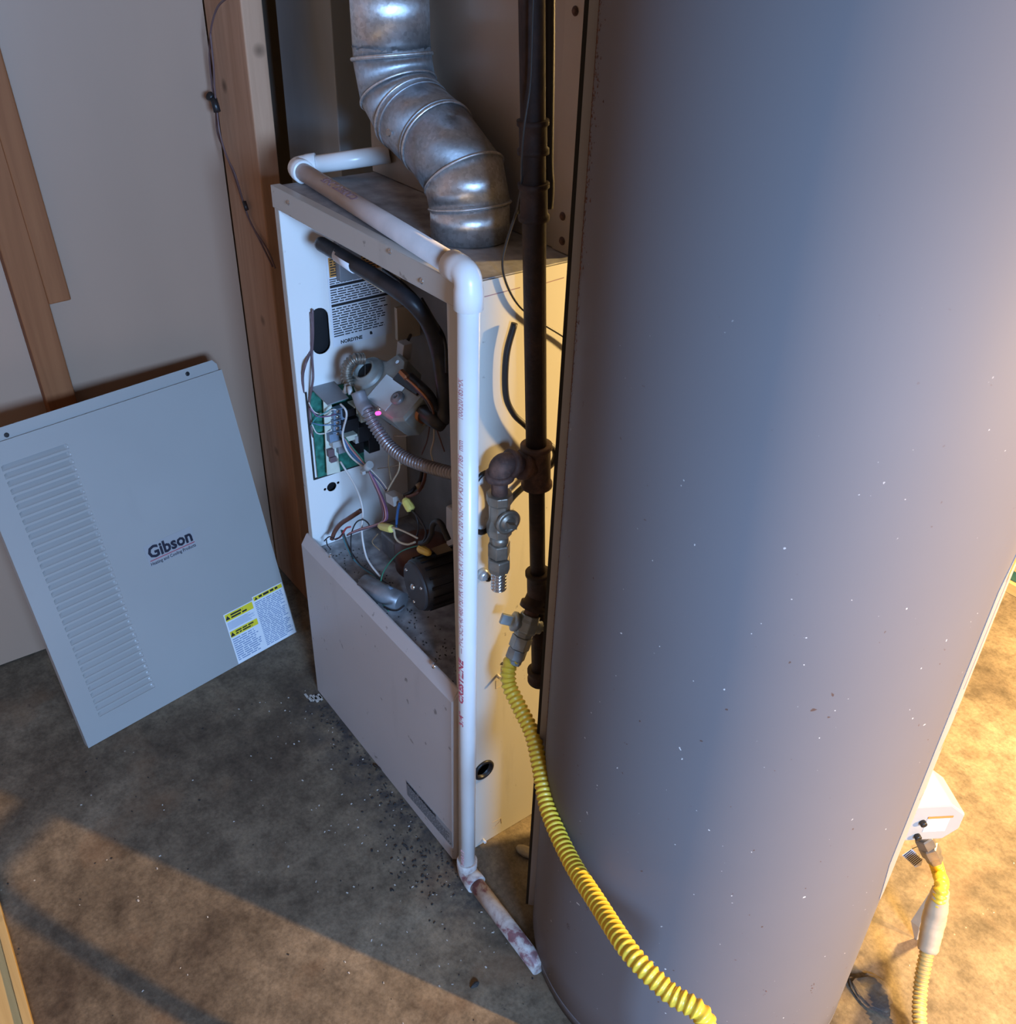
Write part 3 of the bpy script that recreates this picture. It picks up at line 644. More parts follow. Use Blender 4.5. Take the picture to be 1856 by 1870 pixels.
mb=MB(); print_rows(pf,mb,wx+.003,mx-.006,wt*.52+.018,wt-.024,8,.0005,.5,5); print_rows(pf,mb,wx+.003,mx-.006,wy+.006,wt*.52-.003,11,.0005,.5,6); print_rows(pf,mb,mx,wr-.003,wy+.005,wt-.010,26,.0005,.5,8)
mb.build('print','blue_line',wl,kind='stuff')
# ------------------------------------------------------------ water heater
TC=V((.327,.21,0)); TR=.243
wh=thing('water_heater','large grey enamelled storage water heater standing in front on the right','water heater',TC)
MB().lathe(TC,(0,0,1),[(.030,TR-.001),(.031,TR),(.10,TR),(.8,TR),(1.52,TR)],160).build('jacket','tank',wh)
MB().lathe(TC,(0,0,1),[(.0008,TR-.008),(.0008,TR-.003),(.028,TR+.0005),(.030,TR+.0005),(.030,TR-.008)],120).build('base_ring','tank',wh)
MB().lathe(TC,(0,0,1),[(1.52,TR+.002),(1.535,TR+.002),(1.55,TR-.02),(1.555,.05)],96).build('top_cap','tank',wh)
def cyl(az,r,z): a=math.radians(az); return V((TC.x+r*math.cos(a),TC.y+r*math.sin(a),z))
def patch(name,mat,az0,az1,z0f,z1f,r,t,parent,n=24,**k):
    mb=MB(); vs=[]
    for i in range(n+1):
        az=az0+(az1-az0)*i/n
        for rr,zz in ((r,z0f(az)),(r+t,z0f(az)),(r+t,z1f(az)),(r,z1f(az))): vs.append(cyl(az,rr,zz))
    fs=[(i*4+j,i*4+(j+1)%4,(i+1)*4+(j+1)%4,(i+1)*4+j) for i in range(n) for j in range(4)]+[(0,1,2,3),(n*4+3,n*4+2,n*4+1,n*4)]
    return mb.add(vs,fs,False).build(name,mat,parent,**k)
# raised vertical seam channel down the left side of the jacket
sa=227.6
patch('jacket_seam','seam',sa-1.3,sa,lambda a:.031,lambda a:1.52,TR-.002,.0110,wh,n=3,label='raised standing seam of the jacket')
patch('seam_edge','dark_fill',sa-1.9,sa-.25,lambda a:.031,lambda a:1.52,TR+.0091,.0040,wh,n=3)
rnd=random.Random(11); mb=MB()
for i in range(2600):
    z=rnd.uniform(.45,1.50); wd=2.0+9.5*max(0,(z-.70)/.8)
    if rnd.random()>.25+.75*(z-.45): continue
    az=sa+.3+abs(rnd.gauss(0,.5))*wd+rnd.random()*.8*wd*.5; p=cyl(az,TR+.0002,z); q=rnd.uniform(.0005,.0022); a=math.radians(az); tx=V((-math.sin(a),math.cos(a),0)); rx=V((math.cos(a),math.sin(a),0))
    mb.add([p-tx*q*.5,p+tx*q*.5,p+V((0,0,q*rnd.uniform(.6,2.4))),p+rx*q*.35+V((0,0,q*.4))],[(0,1,3),(1,2,3),(2,0,3),(0,2,1)])
for c0,nn in (((0.3077, -0.0324, 0.2116),14),((0.5648, 0.1591, 0.2315),8),((0.5389, 0.0907, 0.2521),6),((0.3366, -0.0330, 0.2868),5)):
    for k in range(nn):
        a=math.atan2(c0[1]-TC.y,c0[0]-TC.x)+rnd.gauss(0,.008); z=c0[2]+rnd.gauss(0,.004); q=rnd.uniform(.0005,.0013); p=V((TC.x+(TR+.0002)*math.cos(a),TC.y+(TR+.0002)*math.sin(a),z)); tx=V((-math.sin(a),math.cos(a),0)); rx=V((math.cos(a),math.sin(a),0))
        mb.add([p-tx*q,p+tx*q,p+V((0,0,q*1.4)),p+rx*q*.2+V((0,0,q*.4))],[(0,1,3),(1,2,3),(2,0,3),(0,2,1)])
mb.build('rust_flakes','rust',wh,kind='stuff',label='line of rust along the seam')
patch('rust_line','rust',sa+.1,sa+1.6,lambda a:.35,lambda a:1.5,TR-.001,.0015,wh,n=2)
lt=patch('rating_label','tank_label',7,64,lambda a:.42-.10*min(1,(a-7)/6) if a<13 else .32,lambda a:.84+.10*min(1,(a-7)/8),TR,.0009,wh,n=32,label='tall white label on the far right side of the jacket')
patch('label_mark','orange_print',10,17,lambda a:.845+(a-10)*.007,lambda a:.875+(a-10)*.007,TR+.0009,.0002,lt,n=6)
patch('label_mark','orange_print',13,20,lambda a:.60,lambda a:.60+(a-13)*.006,TR+.0009,.0002,lt,n=6)
patch('label_line','grey_ink',11.0,11.5,lambda a:.70,lambda a:.85,TR+.0009,.0002,lt,n=2)
patch('label_line','grey_ink',13,22,lambda a:.66,lambda a:.664,TR+.0009,.0002,lt,n=6)
patch('label_line','grey_ink',12,20,lambda a:.52,lambda a:.524,TR+.0009,.0002,lt,n=6)
# gas control
gc=V((0.5031, 0.4925, 0.2824)); ga=math.atan2(gc.y-TC.y,gc.x-TC.x); rd=V((math.cos(ga),math.sin(ga),0)); tg=V((-math.sin(ga),math.cos(ga),0)); uz=V((0,0,1))
ctl=thing('gas_control','white gas control box on the far side of the water heater','gas control',(gc.x,gc.y,gc.z-.05))
gf=Fr(gc,rd,uz)     # seen from the room: x outwards, y up, n = rd x uz = -tangent
hexo=[(-.045,-.036),(.016,-.036),(.036,-.014),(.036,.018),(.010,.040),(-.045,.040)]
vs=[gf.p(a,b,.030) for a,b in hexo]+[gf.p(a,b,-.040) for a,b in hexo]
MB().add(vs,[(0,1,2,3,4,5),(11,10,9,8,7,6)]+[(i,i+6,(i+1)%6+6,(i+1)%6) for i in range(6)]).build('housing','white',ctl,bevel=.003)
gf.slab(MB(),-.020,.014,-.016,.012,.0302,.0305).build('label','paper',ctl,label='small square label'); gf.slab(MB(),-.020,.018,.013,.017,.0302,.0306).build('label_stripe','orange_print',ctl)
for a,b in ((-.026,.006),(-.026,-.024)): MB().lathe(gf.p(a,b,.026),gf.n,[(0,.005),(.010,.005),(.011,.003)],12).build('port','black',ctl)
# second connector
h2=thing('gas_hose','grimy yellow corrugated gas hose with taped middle under the control box','gas hose',(.6,.42,0))
n0=V((0.5100, 0.4950, 0.2215)); n1=V((0.5235, 0.5049, 0.1962)); n2=V((0.5338, 0.5141, 0.1741)); ax=(n2-n0).normalized()
MB().tube([n0-ax*.04,n0+ax*.004],.010,16).build('nipple','brass',h2)
MB().lathe(n0,ax,[(0,.0125),(.002,.0148),(.018,.0148),(.020,.0135)],6,smooth=False).build('nut','brass',h2)
MB().lathe(n0+ax*.021,ax,[(0,.012),(.002,.0150),(.020,.0150),(.024,.0125),(.034,.0125),(.036,.0105)],6,smooth=False,phase=.3).build('nut','brass',h2)
s0=n0+ax*.050
hp=[s0,V((0.5440, 0.5236, 0.1431)),V((0.5681, 0.4676, 0.1900)),V((0.5802, 0.4580, 0.1300)),V((0.5975, 0.4327, 0.0850)),V((0.6135, 0.4102, 0.0500)),V((0.6427, 0.3718, 0.0300)),V((0.6853, 0.3280, 0.0125)),V((0.7559, 0.2822, 0.0125))]
corrugated('hose',hp[:4],.0085,.0105,.0075,'hose',h2)
corrugated('hose',hp[3:],.0088,.0108,.0065,'hose_tan',h2,label='dusty lower length of hose')
# tape wrapped round the hose
ta=V((0.5466, 0.5373, 0.1073)); tb=V((0.5716, 0.5174, -0.0147)); tm=V((0.5768, 0.4553, 0.1350))
pts=curve([hp[2].lerp(hp[3],.12),hp[2].lerp(hp[3],.6),hp[3],hp[3].lerp(hp[4],.45),hp[3].lerp(hp[4],.86)],6)
wr_=[.0128,.0135,.015,.0165,.0165,.017,.0175,.0165,.0165,.016,.0155,.0155,.0145]
MB().tube(pts,.015,9,True,lambda i: wr_[min(i//2,12)]*(1+.015*((i*7)%3-1)),True).build('tape_wrap','tape',h2,label='loose tape wrapped round the hose')
a=V((0.5446, 0.5160, 0.1171)); b=V((0.5397, 0.5025, 0.0374)); c=V((0.5559, 0.5118, -0.0101)); d_=V((0.5604, 0.5160, 0.0248)); e_=V((0.5543, 0.5026, 0.0380))
MB().add([a,b,e_,d_,c]+[p+V((.0008,.0005,-.0006)) for p in (a,b,e_,d_,c)],[(0,1,2),(0,2,3),(1,4,2),(2,4,3),(7,6,5),(8,7,5),(7,9,6),(8,9,7)]).build('tape_flap','tape',h2)
MB().add([V((0.5763, 0.5348, 0.0233)),V((0.5801, 0.5375, 0.0213)),V((0.5862, 0.5362, -0.0239)),V((0.5800, 0.5288, -0.0143))],[(0,1,2,3)]).build('tape_flap','capcan',h2,label='grey edge of the tape')
# hang tag
tagf=Fr(V((0.4934, 0.4941, 0.1585)),V((0.5118, 0.5122, 0.1349))-V((0.4934, 0.4941, 0.1585)),V((0.4930, 0.5007, 0.1744))-V((0.4934, 0.4941, 0.1585)))
tg_=thing('paper_tag','small white tag printed with dark lines beside the gas hose fittings','tag',tagf.p(0,0,0))
tl=(V((0.5118, 0.5122, 0.1349))-V((0.4934, 0.4941, 0.1585))).length; th=.018
o5=[(0,0),(tl,0),(tl+.004,.009),(tl-.004,th),(.002,th)]
MB().add([tagf.p(a,b,0) for a,b in o5]+[tagf.p(a,b,-.0006) for a,b in o5],[(0,1,2,3,4),(9,8,7,6,5)]+[(i,i+5,(i+1)%5+5,(i+1)%5) for i in range(5)]).build('tag_card','paper',tg_)
mb=MB(); sgn=1 if tagf.n.dot(V(C)-tagf.o)>0 else -1
for i in range(9): tagf.slab(mb,.002+i*tl/10,.002+i*tl/10+tl/22,.001,th-.002,.0001 if sgn>0 else -.0009,.0003 if sgn>0 else -.0007)
mb.build('print','ink',tg_,kind='stuff')
MB().tube(curve([tagf.p(.002,th,0),tagf.p(.006,th+.016,0),V((0.4986, 0.4936, 0.2066))],5),.0006,5).build('string','ink',tg_)

# ------------------------------------------------------------ black iron gas pipe
gp=thing('gas_pipe','black iron gas pipe coming down between the furnace and the water heater','gas pipe',(.05,.106,.4))
def G(v): return V(v)
ga0=V((0.0288, 0.0424, 1.5784)); ga=V((0.0361, 0.0644, 1.1784)); gb=V((0.0374, 0.0681, 1.1115)); gt=V((0.0435, 0.0866, 0.7753)); gt2=V((0.0475, 0.0984, 0.5617)); gc0=V((0.0503, 0.1070, 0.4051)); gd=(gc0-ga0).normalized()
MB().tube([ga0,gt],.0133,20).build('pipe','iron',gp); MB().tube([gt,gt2],.0107,18).build('pipe','iron',gp); MB().tube([gt2,gc0-gd*.002],.0107,18).build('pipe','iron',gp)
def band(c,d,L,r,mb=None,lip=.0022,n=24):
    mb=mb or MB(); h=L/2
    return mb.lathe(V(c),d,[(-h,r-.003),(-h,r+lip),(-h+.005,r+lip),(-h+.007,r),(h-.007,r),(h-.005,r+lip),(h,r+lip),(h,r-.003)],n)
band(gb,gd,.040,.0152).build('coupling','iron',gp); band(ga,gd,.034,.0150).build('coupling','iron',gp)
el=V((0.0400, 0.0298, 0.7953)); bd=(el-gt).normalized()
tee=band(gt,gd,.062,.0185); tee.lathe(gt,bd,[(0,.0165),(.017,.0165),(.018,.0195),(.026,.0195),(.0265,.012)],22); tee.build('tee_fitting','rust_iron',gp)
nb=gt.lerp(el,.52); MB().tube([gt+bd*.015,el-bd*.01],.0107,16).build('nipple','rust_iron',gp)
dn=(V((0.0360, 0.0369, 0.5960))-el).normalized()
e=MB(); pts=[el-bd*.017]+arc(el,-bd,dn,.014,8)+[el+dn*.020]; e.tube(pts,.0150,22); 
e.lathe(el-bd*.021,bd,[(0,.0125),(0,.0190),(.007,.0190),(.008,.015)],22); e.lathe(el+dn*.014,dn,[(0,.015),(.001,.0190),(.008,.0190),(.008,.0125)],22); e.build('elbow','rust_iron',gp)
def at(v):
    z0=V((0.0360, 0.0369, 0.5960)); t=(v-848)/(1070-848); return el.lerp(z0,t)
MB().tube([at(870),at(905)],.0107,18).build('nipple','rust_iron',gp)
# shutoff cock
sv=MB(); c=at(940); sv.lathe(at(898),dn,[(0,.0115),(0,.0175),(.012,.0175),(.016,.0145),(.040,.0140),(.052,.0175),(.064,.0170),(.066,.0125)],8,smooth=False)
sv.build('shutoff_body','brass',gp,bevel=.001)
of=(V(C)-c); of=(of-dn*of.dot(dn)).normalized(); rt=dn.cross(of); of=(of*.80-rt*.55).normalized()
rs_=V((1,-.15,0)); rs_=(rs_-dn*rs_.dot(dn)).normalized()
kk=(of*.55+rs_*.8).normalized()
c2=c+V((0,.004,0)); MB().lathe(c2,kk,[(0,.013),(.013,.014),(.014,.0175),(.018,.0175),(.0185,.013),(.0165,.0125),(.0165,.0095),(.021,.0085)],26).build('shutoff_cap','brass',gp)
MB().obox(c2+kk*.024,kk,(kk.cross(dn)+dn*.5),(dn),.005,.0065,.0032).build('shutoff_key','brass',gp)
MB().lathe(at(972),dn,[(0,.0120),(.010,.0130),(.013,.0105),(.016,.0105)],18).build('flare_thread','brass',gp)
MB().lathe(at(986),dn,[(0,.0135),(.001,.0155),(.020,.0155),(.022,.0145)],6,smooth=False,phase=.35).build('flare_nut','brass',gp,bevel=.0008)
fr=Fr(at(1008)-rs_*.005+of*.0158-dn*.001,dn,rs_); 
MB().lathe(at(1013),dn,[(0,.0130),(.001,.0160),(.003,.0168),(.015,.0168),(.024,.0140),(.025,.0110)],6,smooth=False,phase=.1).build('flare_nut','brass',gp,bevel=.0008)
corrugated('cut_hose_stub',[at(1036),at(1048),at(1060),at(1074)],.0078,.0110,.0056,'steel',gp,label='short cut end of bare corrugated hose')
# lower tee with side outlet, valve and cap
t2=band(gt2+V((0,0,.012)),gd,.056,.0160); 
ve=V((0.0576, 0.0532, 0.4702)); vd=(ve-gt2).normalized()
ts=gt2+V((0,0,-.002)); vd=(ve-ts).normalized()
t2.lathe(ts,vd,[(0,.0155),(.012,.0165),(.013,.0200),(.021,.0200),(.0215,.013)],22); t2.build('tee_fitting','iron',gp)
band(gc0,gd,.022,.0150).lathe(gc0+gd*.008,gd,[(0,.0165),(.006,.0160),(.011,.012),(.013,.004)],22).build('end_cap','iron',gp)
MB().tube([ts+vd*.018,ts+vd*.034],.0107,16).build('nipple','rust_iron',gp,label='tan threaded nipple')
# ------------------------------------------------------------ grey valve and yellow hose
hv=thing('gas_valve','grey gas cock between the iron pipe and the yellow hose','gas valve',ts)
o0=ts+vd*.030
b=MB().lathe(o0,vd,[(0,.0115),(0,.0150),(.006,.0155),(.010,.0175),(.024,.0180),(.028,.0145),(.034,.0145)],8,smooth=False); b.build('valve_body','valve_grey',hv,bevel=.0012)
sd=V((0.0308, 0.0487, 0.5204))-V((0.0613, 0.1164, 0.5103)); sd=(sd-vd*sd.dot(vd)).normalized(); c3=o0+vd*.016
MB().lathe(c3-sd*.020,sd,[(-.010,.0045),(-.002,.0045),(-.001,.0100),(.006,.0110),(.030,.0120),(.036,.0125),(.037,.0145),(.042,.0145),(.043,.0090)],18).build('valve_barrel','valve_grey',hv)
MB().obox(c3+sd*.033,sd,vd,sd.cross(vd),.008,.0075,.0036).build('valve_key','valve_grey',hv,bevel=.0008)
MB().lathe(c3-sd*.034,sd,[(-.008,.0045),(.004,.0050)],12).build('valve_stem','iron',hv)
MB().lathe(o0+vd*.034,vd,[(0,.0125),(.001,.0155),(.019,.0155),(.020,.0140)],6,smooth=False,phase=.5).build('flare_nut','valve_grey',hv,bevel=.0008)
MB().lathe(o0+vd*.054,vd,[(0,.0130),(.001,.0148),(.016,.0148),(.017,.0125),(.024,.0125)],6,smooth=False,phase=.2).build('flare_nut','valve_grey',hv,bevel=.0008)
yh=thing('yellow_gas_hose','bright yellow corrugated gas hose curving down across the front of the water heater','gas hose',ve)
hs=[o0+vd*.072,V((0.0575, 0.0437, 0.4614)),V((0.0708, 0.0345, 0.4404)),V((0.1020, 0.0294, 0.4252)),V((0.1444, 0.0209, 0.4117)),V((0.1872, 0.0017, 0.3968)),V((0.2436, -0.0273, 0.3837)),V((0.3197, -0.0535, 0.3858)),V((0.3940, -0.0751, 0.4037)),V((0.4692, -0.0951, 0.4220)),V((0.5225, -0.0900, 0.4170)),V((0.5666, -0.0753, 0.4049)),(.586,-.092,.315),(.597,-.094,.22),(.62,-.065,.11),(.665,.0,.035),(.72,.09,.0135),(.75,.20,.0135),(0.7560, 0.2816, 0.0135)]
corrugated('hose',hs,.0093,.0118,.0079,'hose',yh,n=22,sub=8)
# ------------------------------------------------------------ cables around the pipe
def wire(nm,pts,r,mat,parent=None,n=6,lab=None,cat=None,grp=None,seg=7,plab=None):
    o=MB().tube(curve([V(p) for p in pts],seg),r,n).build(nm,mat,parent,label=plab)
    if lab: tag(o,lab,cat,grp)
    return o
wire('power_cable',[V(p) for p in [(0.0100, 0.0686, 0.9621), (0.0090, 0.0585, 0.9218), (0.0090, 0.0595, 0.8700), (0.0100, 0.0719, 0.8402), (0.0120, 0.0889, 0.8205), (0.0140, 0.1132, 0.7940), (0.0160, 0.1384, 0.7705), (0.0160, 0.1380, 0.7494), (0.0120, 0.1137, 0.7339), (0.0100, 0.0744, 0.7117), (0.0090, 0.0487, 0.6764)]],.0042,'cable',None,8,'thick black cable looping down the lit side of the furnace behind the gas pipe','cable')
wire('control_wire',[(0.0200, 0.0698, 1.1469), (0.0150, 0.0630, 1.0999), (0.0060, 0.0566, 1.0619), (0.0040, 0.0527, 1.0367), (0.0040, 0.0600, 1.0093), (0.0050, 0.0799, 0.9788), (0.0060, 0.1143, 0.9509), (0.0060, 0.1514, 0.9246), (0.0060, 0.1811, 0.8990)],.0016,'cable',None,6,'thin dark wire hanging from the duct across the top of the furnace side','wire')
wire('control_wire',[(0.0620, 0.0376, 1.3346), (0.0580, 0.0404, 1.2936), (0.0550, 0.0432, 1.2353), (0.0520, 0.0399, 1.1942), (0.0450, 0.0434, 1.1604), (0.0300, 0.0556, 1.1278), (0.0180, 0.0609, 1.0949)],.0013,'cable',None,6,'thin dark wire running down in front of the upper gas pipe','wire')
wire('cable',[(0.0300, 0.0797, 1.3415), (0.0300, 0.0849, 1.2649), (0.0300, 0.0884, 1.2023), (0.0300, 0.0915, 1.1465), (0.0310, 0.0938, 1.1232), (0.0310, 0.0938, 1.0994)],.006,'cable',None,8,'dark cable running beside the upper gas pipe in front of the duct','cable')
w_=thing('thermostat_cable','pair of brown wires with a black clip hanging down the wall stud','wire',(-0.9300, 0.0932, 1.0592))
wire('wire',[(-0.8016, 0.0850, 1.2395), (-0.8435, 0.0850, 1.2234), (-0.8713, 0.0830, 1.1982), (-0.8910, 0.0830, 1.1712), (-0.9070, 0.0830, 1.1350), (-0.9112, 0.0830, 1.0902), (-0.9093, 0.0830, 1.0541), (-0.9155, 0.0830, 1.0157), (-0.8927, 0.0830, 0.9866), (-0.8698, 0.0840, 0.9574), (-0.8649, 0.0900, 0.9235), (-0.8583, 0.0940, 0.8946), (-0.8461, 0.0955, 0.8720), (-0.7984, 0.0965, 0.8330), (-0.7654, 0.0975, 0.8039)],.0019,'mauve_wire',w_)
wire('wire',[(-0.8798, 0.0800, 1.1809), (-0.8844, 0.0800, 1.1293), (-0.8928, 0.0800, 1.0930), (-0.8961, 0.0800, 1.0564), (-0.8958, 0.0800, 1.0148), (-0.8776, 0.0800, 0.9803), (-0.8521, 0.0820, 0.9516), (-0.8546, 0.0940, 0.8904), (-0.8323, 0.0955, 0.8602), (-0.7793, 0.0965, 0.8331), (-0.7536, 0.0975, 0.8042)],.0019,'mauve_wire',w_)
cp=[(-0.8997, 0.0780, 1.0742), (-0.8895, 0.0780, 1.0539)]
MB().tube([cp[0],cp[1]],.0065,10).build('clip','black',w_,label='black clip'); MB().lathe(V(cp[0]),(-1,-.3,.3),[(0,.0055),(.010,.0085),(.011,.004)],10).build('clip','black',w_)
cp=[(-0.8509, 0.0920, 0.9036), (-0.8428, 0.0920, 0.8895)]; MB().tube([cp[0],cp[1]],.0042,8).build('tape_band','black',w_)
# ------------------------------------------------------------ inside the furnace
FU=fu
# safety label on the inner side wall
pT=V((-0.4855, 0.0719, 0.9036)); pB=V((-0.4855, 0.0710, 0.7504)); pR=V((-0.4855, 0.1843, 0.7515))
lf=Fr(pB,pR-pB,pT-pB); lw=(pR-pB).length; lh=(pT-pB).length
lab=lf.slab(MB(),0,lw,0,lh,0,.0004).build('instruction_label','paper',FU,label='white instruction label with dense black text and an orange strip')
mb=MB(); lf.slab(mb,.004,lw-.004,lh*.78,lh*.99,.0004,.0006); mb.build('orange_band','orange_print',lab)
mb=MB(); print_rows(lf,mb,.006,lw-.006,lh*.79,lh*.98,7,.0007,.5,1,.05)
for y in (.665,.455): lf.slab(mb,.003,lw-.003,lh*y,lh*(y+.03),.0004,.0006)
print_rows(lf,mb,.003,lw-.004,lh*.70,lh*.77,3,.0007,.45,2); print_rows(lf,mb,.003,lw-.004,lh*.495,lh*.655,6,.0007,.45,3); print_rows(lf,mb,.003,lw-.004,lh*.11,lh*.445,12,.0007,.45,4)
mb.build('print','ink',lab,kind='stuff')
text_on('maker_word','NORDYNE',.0085,lf.p(.014,.004,.0004),lf.x,lf.y,'ink',lab,bold=.0003)
text_on('mark','a',.010,lf.p(lw*.62,.008,.0004),lf.x,lf.y,'ink',lab,bold=.0006)
# cover plate over the board, and the control board
q=[V(p) for p in [(-0.4871, 0.0227, 0.6880), (-0.5045, 0.0708, 0.6880), (-0.4170, 0.0581, 0.6880), (-0.4126, 0.0176, 0.6880)]]
MB().hexa(q+[p+V((0,0,.002)) for p in q]).build('cover_plate','greyplate',FU,bevel=.0006)
cb=MB(); bf=Fr((-.478,0,0),(0,1,0),(0,0,1))
y0,y1,z0,z1=.018,.112,.518,.684
cb=MB().box(-.480,-.4785,y0,y1,z0,z1).build('control_board','pcb',FU)
MB().box(-.4855,-.4835,y0-.004,y1+.003,z0-.006,z0-.003).box(-.4855,-.4835,y0-.006,y0-.003,z0-.006,z1).build('cutout_shade_strip','dark_fill',FU)  # dark strips painted as the shaded rim of a cutout
a_=[(-0.4620, 0.0339, 0.6729), (-0.4620, 0.0483, 0.6617), (-0.4620, 0.0545, 0.5258), (-0.4620, 0.0288, 0.5277)]
MB().hexa([V(p)+V((-.003,0,0)) for p in a_]+[V(p) for p in a_]).build('terminal_strip','cream',cb,bevel=.0006)
# terminal block with screws
for i in range(5):
    p=V([(-0.4520, 0.0495, 0.6512)][0]).lerp(V([(-0.4520, 0.0451, 0.6094)][0]),i/4)
    MB().box(p.x-.012,p.x,p.y-.003,p.y+.014,p.z-.0042,p.z+.0042).build('terminal','blueplastic',cb,bevel=.0004)
    MB().lathe(p+V((0,.004,0)),(1,0,0),[(0,.0034),(.0015,.0034),(.0022,.002)],10).build('terminal_screw','steel',cb)
def blk(nm,mat,u,v,x,dx,dy,dz,parent=cb,lab=None):
    p=V(u) if not isinstance(u,(int,float)) else None
    return MB().box(p.x-dx,p.x,p.y-dy/2,p.y+dy/2,p.z-dz/2,p.z+dz/2).build(nm,mat,parent,bevel=.0008,label=lab)
def blkp(nm,mat,p,dx,dy,dz,parent=cb,lab=None):
    p=V(p); return MB().box(p.x-dx,p.x,p.y-dy/2,p.y+dy/2,p.z-dz/2,p.z+dz/2).build(nm,mat,parent,bevel=.0008,label=lab)
blkp('relay','black',(-0.4420, 0.0723, 0.6228),.034,.030,.022); blkp('relay','black',(-0.4400, 0.0976, 0.6001),.036,.026,.030)
blkp('relay','black',(-0.4400, 0.1135, 0.5734),.036,.022,.030); blkp('relay','black',(-0.4460, 0.0849, 0.5707),.030,.022,.020)
blkp('connector','cream',(-0.4460, 0.0737, 0.5959),.026,.022,.010); blkp('connector','white',(-0.4440, 0.0851, 0.5901),.026,.012,.014)
blkp('connector','blueplastic',(-0.4500, 0.0425, 0.6036),.020,.018,.016); blkp('connector','white',(-0.4460, 0.0457, 0.5915),.020,.018,.012)
blkp('transformer','greyplate',(-0.4520, 0.0596, 0.5780),.022,.020,.020); blkp('connector','w_mauve',(-0.4540, 0.0369, 0.5732),.015,.012,.014)
blkp('connector','w_mauve',(-0.4540, 0.0400, 0.5591),.015,.012,.010); blkp('relay','black',(-0.4440, 0.0729, 0.6459),.030,.024,.014)
blkp('connector','cream',(-0.4440, 0.0889, 0.6477),.024,.016,.016); blkp('connector','blueplastic',(-0.4500, 0.0634, 0.6429),.02,.010,.020)
blkp('spade_terminal','cream',(-0.4400, 0.0953, 0.6329),.020,.010,.020)
MB().lathe(V((-0.2893, 0.0400, 0.7207)),(.6,-.7,.4),[(-.010,.0030),(.001,.0030),(.0028,.0018)],10).build('indicator_lamp','led',FU,label='glowing red indicator lamp')
MB().box(-.478,-.444,.150,.152,.60,.66).build('lamp_bracket','black',FU)
# gas valve casting
vc=V((-0.3266, 0.0850, 0.7334)); X_=V((1,.02,.0)).normalized(); N_v=V((-.12,-.62,.78)).normalized(); Nv=(N_v-X_*N_v.dot(X_)).normalized(); Yv=Nv.cross(X_)
vf=Fr(vc,X_,Yv)
gv=MB(); hx=.066
out=[(-.092,-.010),(-.080,-.030),(-.050,-.040),(.052,-.038),(.072,-.026),(.072,.020),(.056,.034),(.0,.036),(-.018,.056),(-.046,.060),(-.056,.038),(-.086,.030),(-.096,.012)]
n=len(out); vs=[vf.p(a,b,-.045) for a,b in out]+[vf.p(a,b,-.004) for a,b in out]+[vf.p(a*.93,b*.90,0) for a,b in out]
MB().add(vs,[tuple(range(n-1,-1,-1)),tuple(range(2*n,3*n))]+[(k*n+i,k*n+(i+1)%n,(k+1)*n+(i+1)%n,(k+1)*n+i) for k in (0,1) for i in range(n)]).build('gas_valve_body','cast',FU,bevel=.0015,label='grey cast gas valve body')
GV=[o for o in COL.objects if o.name.startswith('gas_valve_body')][0]
vf.slab(MB(),-.030,.026,-.032,.018,.0,.0016).build('silver_plate','silver',GV,bevel=.0004)
MB().lathe(vf.p(-.068,.002,0),vf.n,[(-.02,.031),(.004,.030),(.007,.027),(.009,.020),(.013,.019),(.013,.0155),(-.006,.0150)],36,caps=False).build('inlet_boss','cast',GV)
MB().lathe(vf.p(-.068,.002,-.001),vf.n,[(-.012,.0153),(.0085,.0153)],24).build('inlet_hole','black',GV)
MB().obox(vf.p(-.068,.002,.0082),vf.x+vf.y*-.8,(vf.x+vf.y*-.8).cross(vf.n),vf.n,.0135,.0008,.0008).build('inlet_slot','steel',GV)
MB().lathe(vf.p(.030,-.004,.001),vf.n,[(-.01,.0115),(.004,.0115),(.005,.010),(.005,.007),(.007,.0065),(.007,.003),(.004,.003)],24).build('regulator_cap','capcan',GV)
MB().lathe(vf.p(.010,-.034,-.002),vf.n,[(0,.0035),(.003,.0035),(.004,.002)],10).build('screw','steel',GV); 
MB().lathe(vf.p(.0,.030,-.002),vf.n,[(0,.0030),(.003,.0030),(.004,.002)],10).build('screw','steel',GV)
MB().lathe(vf.p(-.030,.044,-.001),vf.n,[(0,.0035),(.002,.0035)],10).build('screw','steel',GV)
vf.slab(MB(),-.008,.060,.016,.030,-.03,.004).build('terminal_block','black',GV,bevel=.001)
MB().lathe(vf.p(.060,.0,-.020),X_,[(0,.017),(.010,.017),(.012,.013),(.020,.013)],20).build('outlet_fitting','copper',GV)
MB().tube(curve([V(p) for p in [(-0.2765, 0.1000, 0.7216), (-0.2495, 0.1000, 0.7207), (-0.2186, 0.1000, 0.7220), (-0.2144, 0.1100, 0.7144)]],6),.0125,14).build('manifold_pipe','rubber',FU,label='black manifold elbow behind the valve')
MB().tube(curve([V(p) for p in [(-0.2736, 0.0900, 0.7737), (-0.2472, 0.0900, 0.7706), (-0.2215, 0.0900, 0.7657), (-0.2181, 0.1000, 0.7435)]],6),.009,12).build('pilot_loom','rubber',FU)
MB().tube(curve([V(p) for p in [(-0.2688, 0.0750, 0.7866), (-0.2496, 0.0700, 0.7882), (-0.2223, 0.0700, 0.7849), (-0.2037, 0.0750, 0.7744), (-0.2100, 0.0900, 0.7497), (-0.2343, 0.1100, 0.7103)]],6),.0022,8).build('copper_tube','copper',FU)
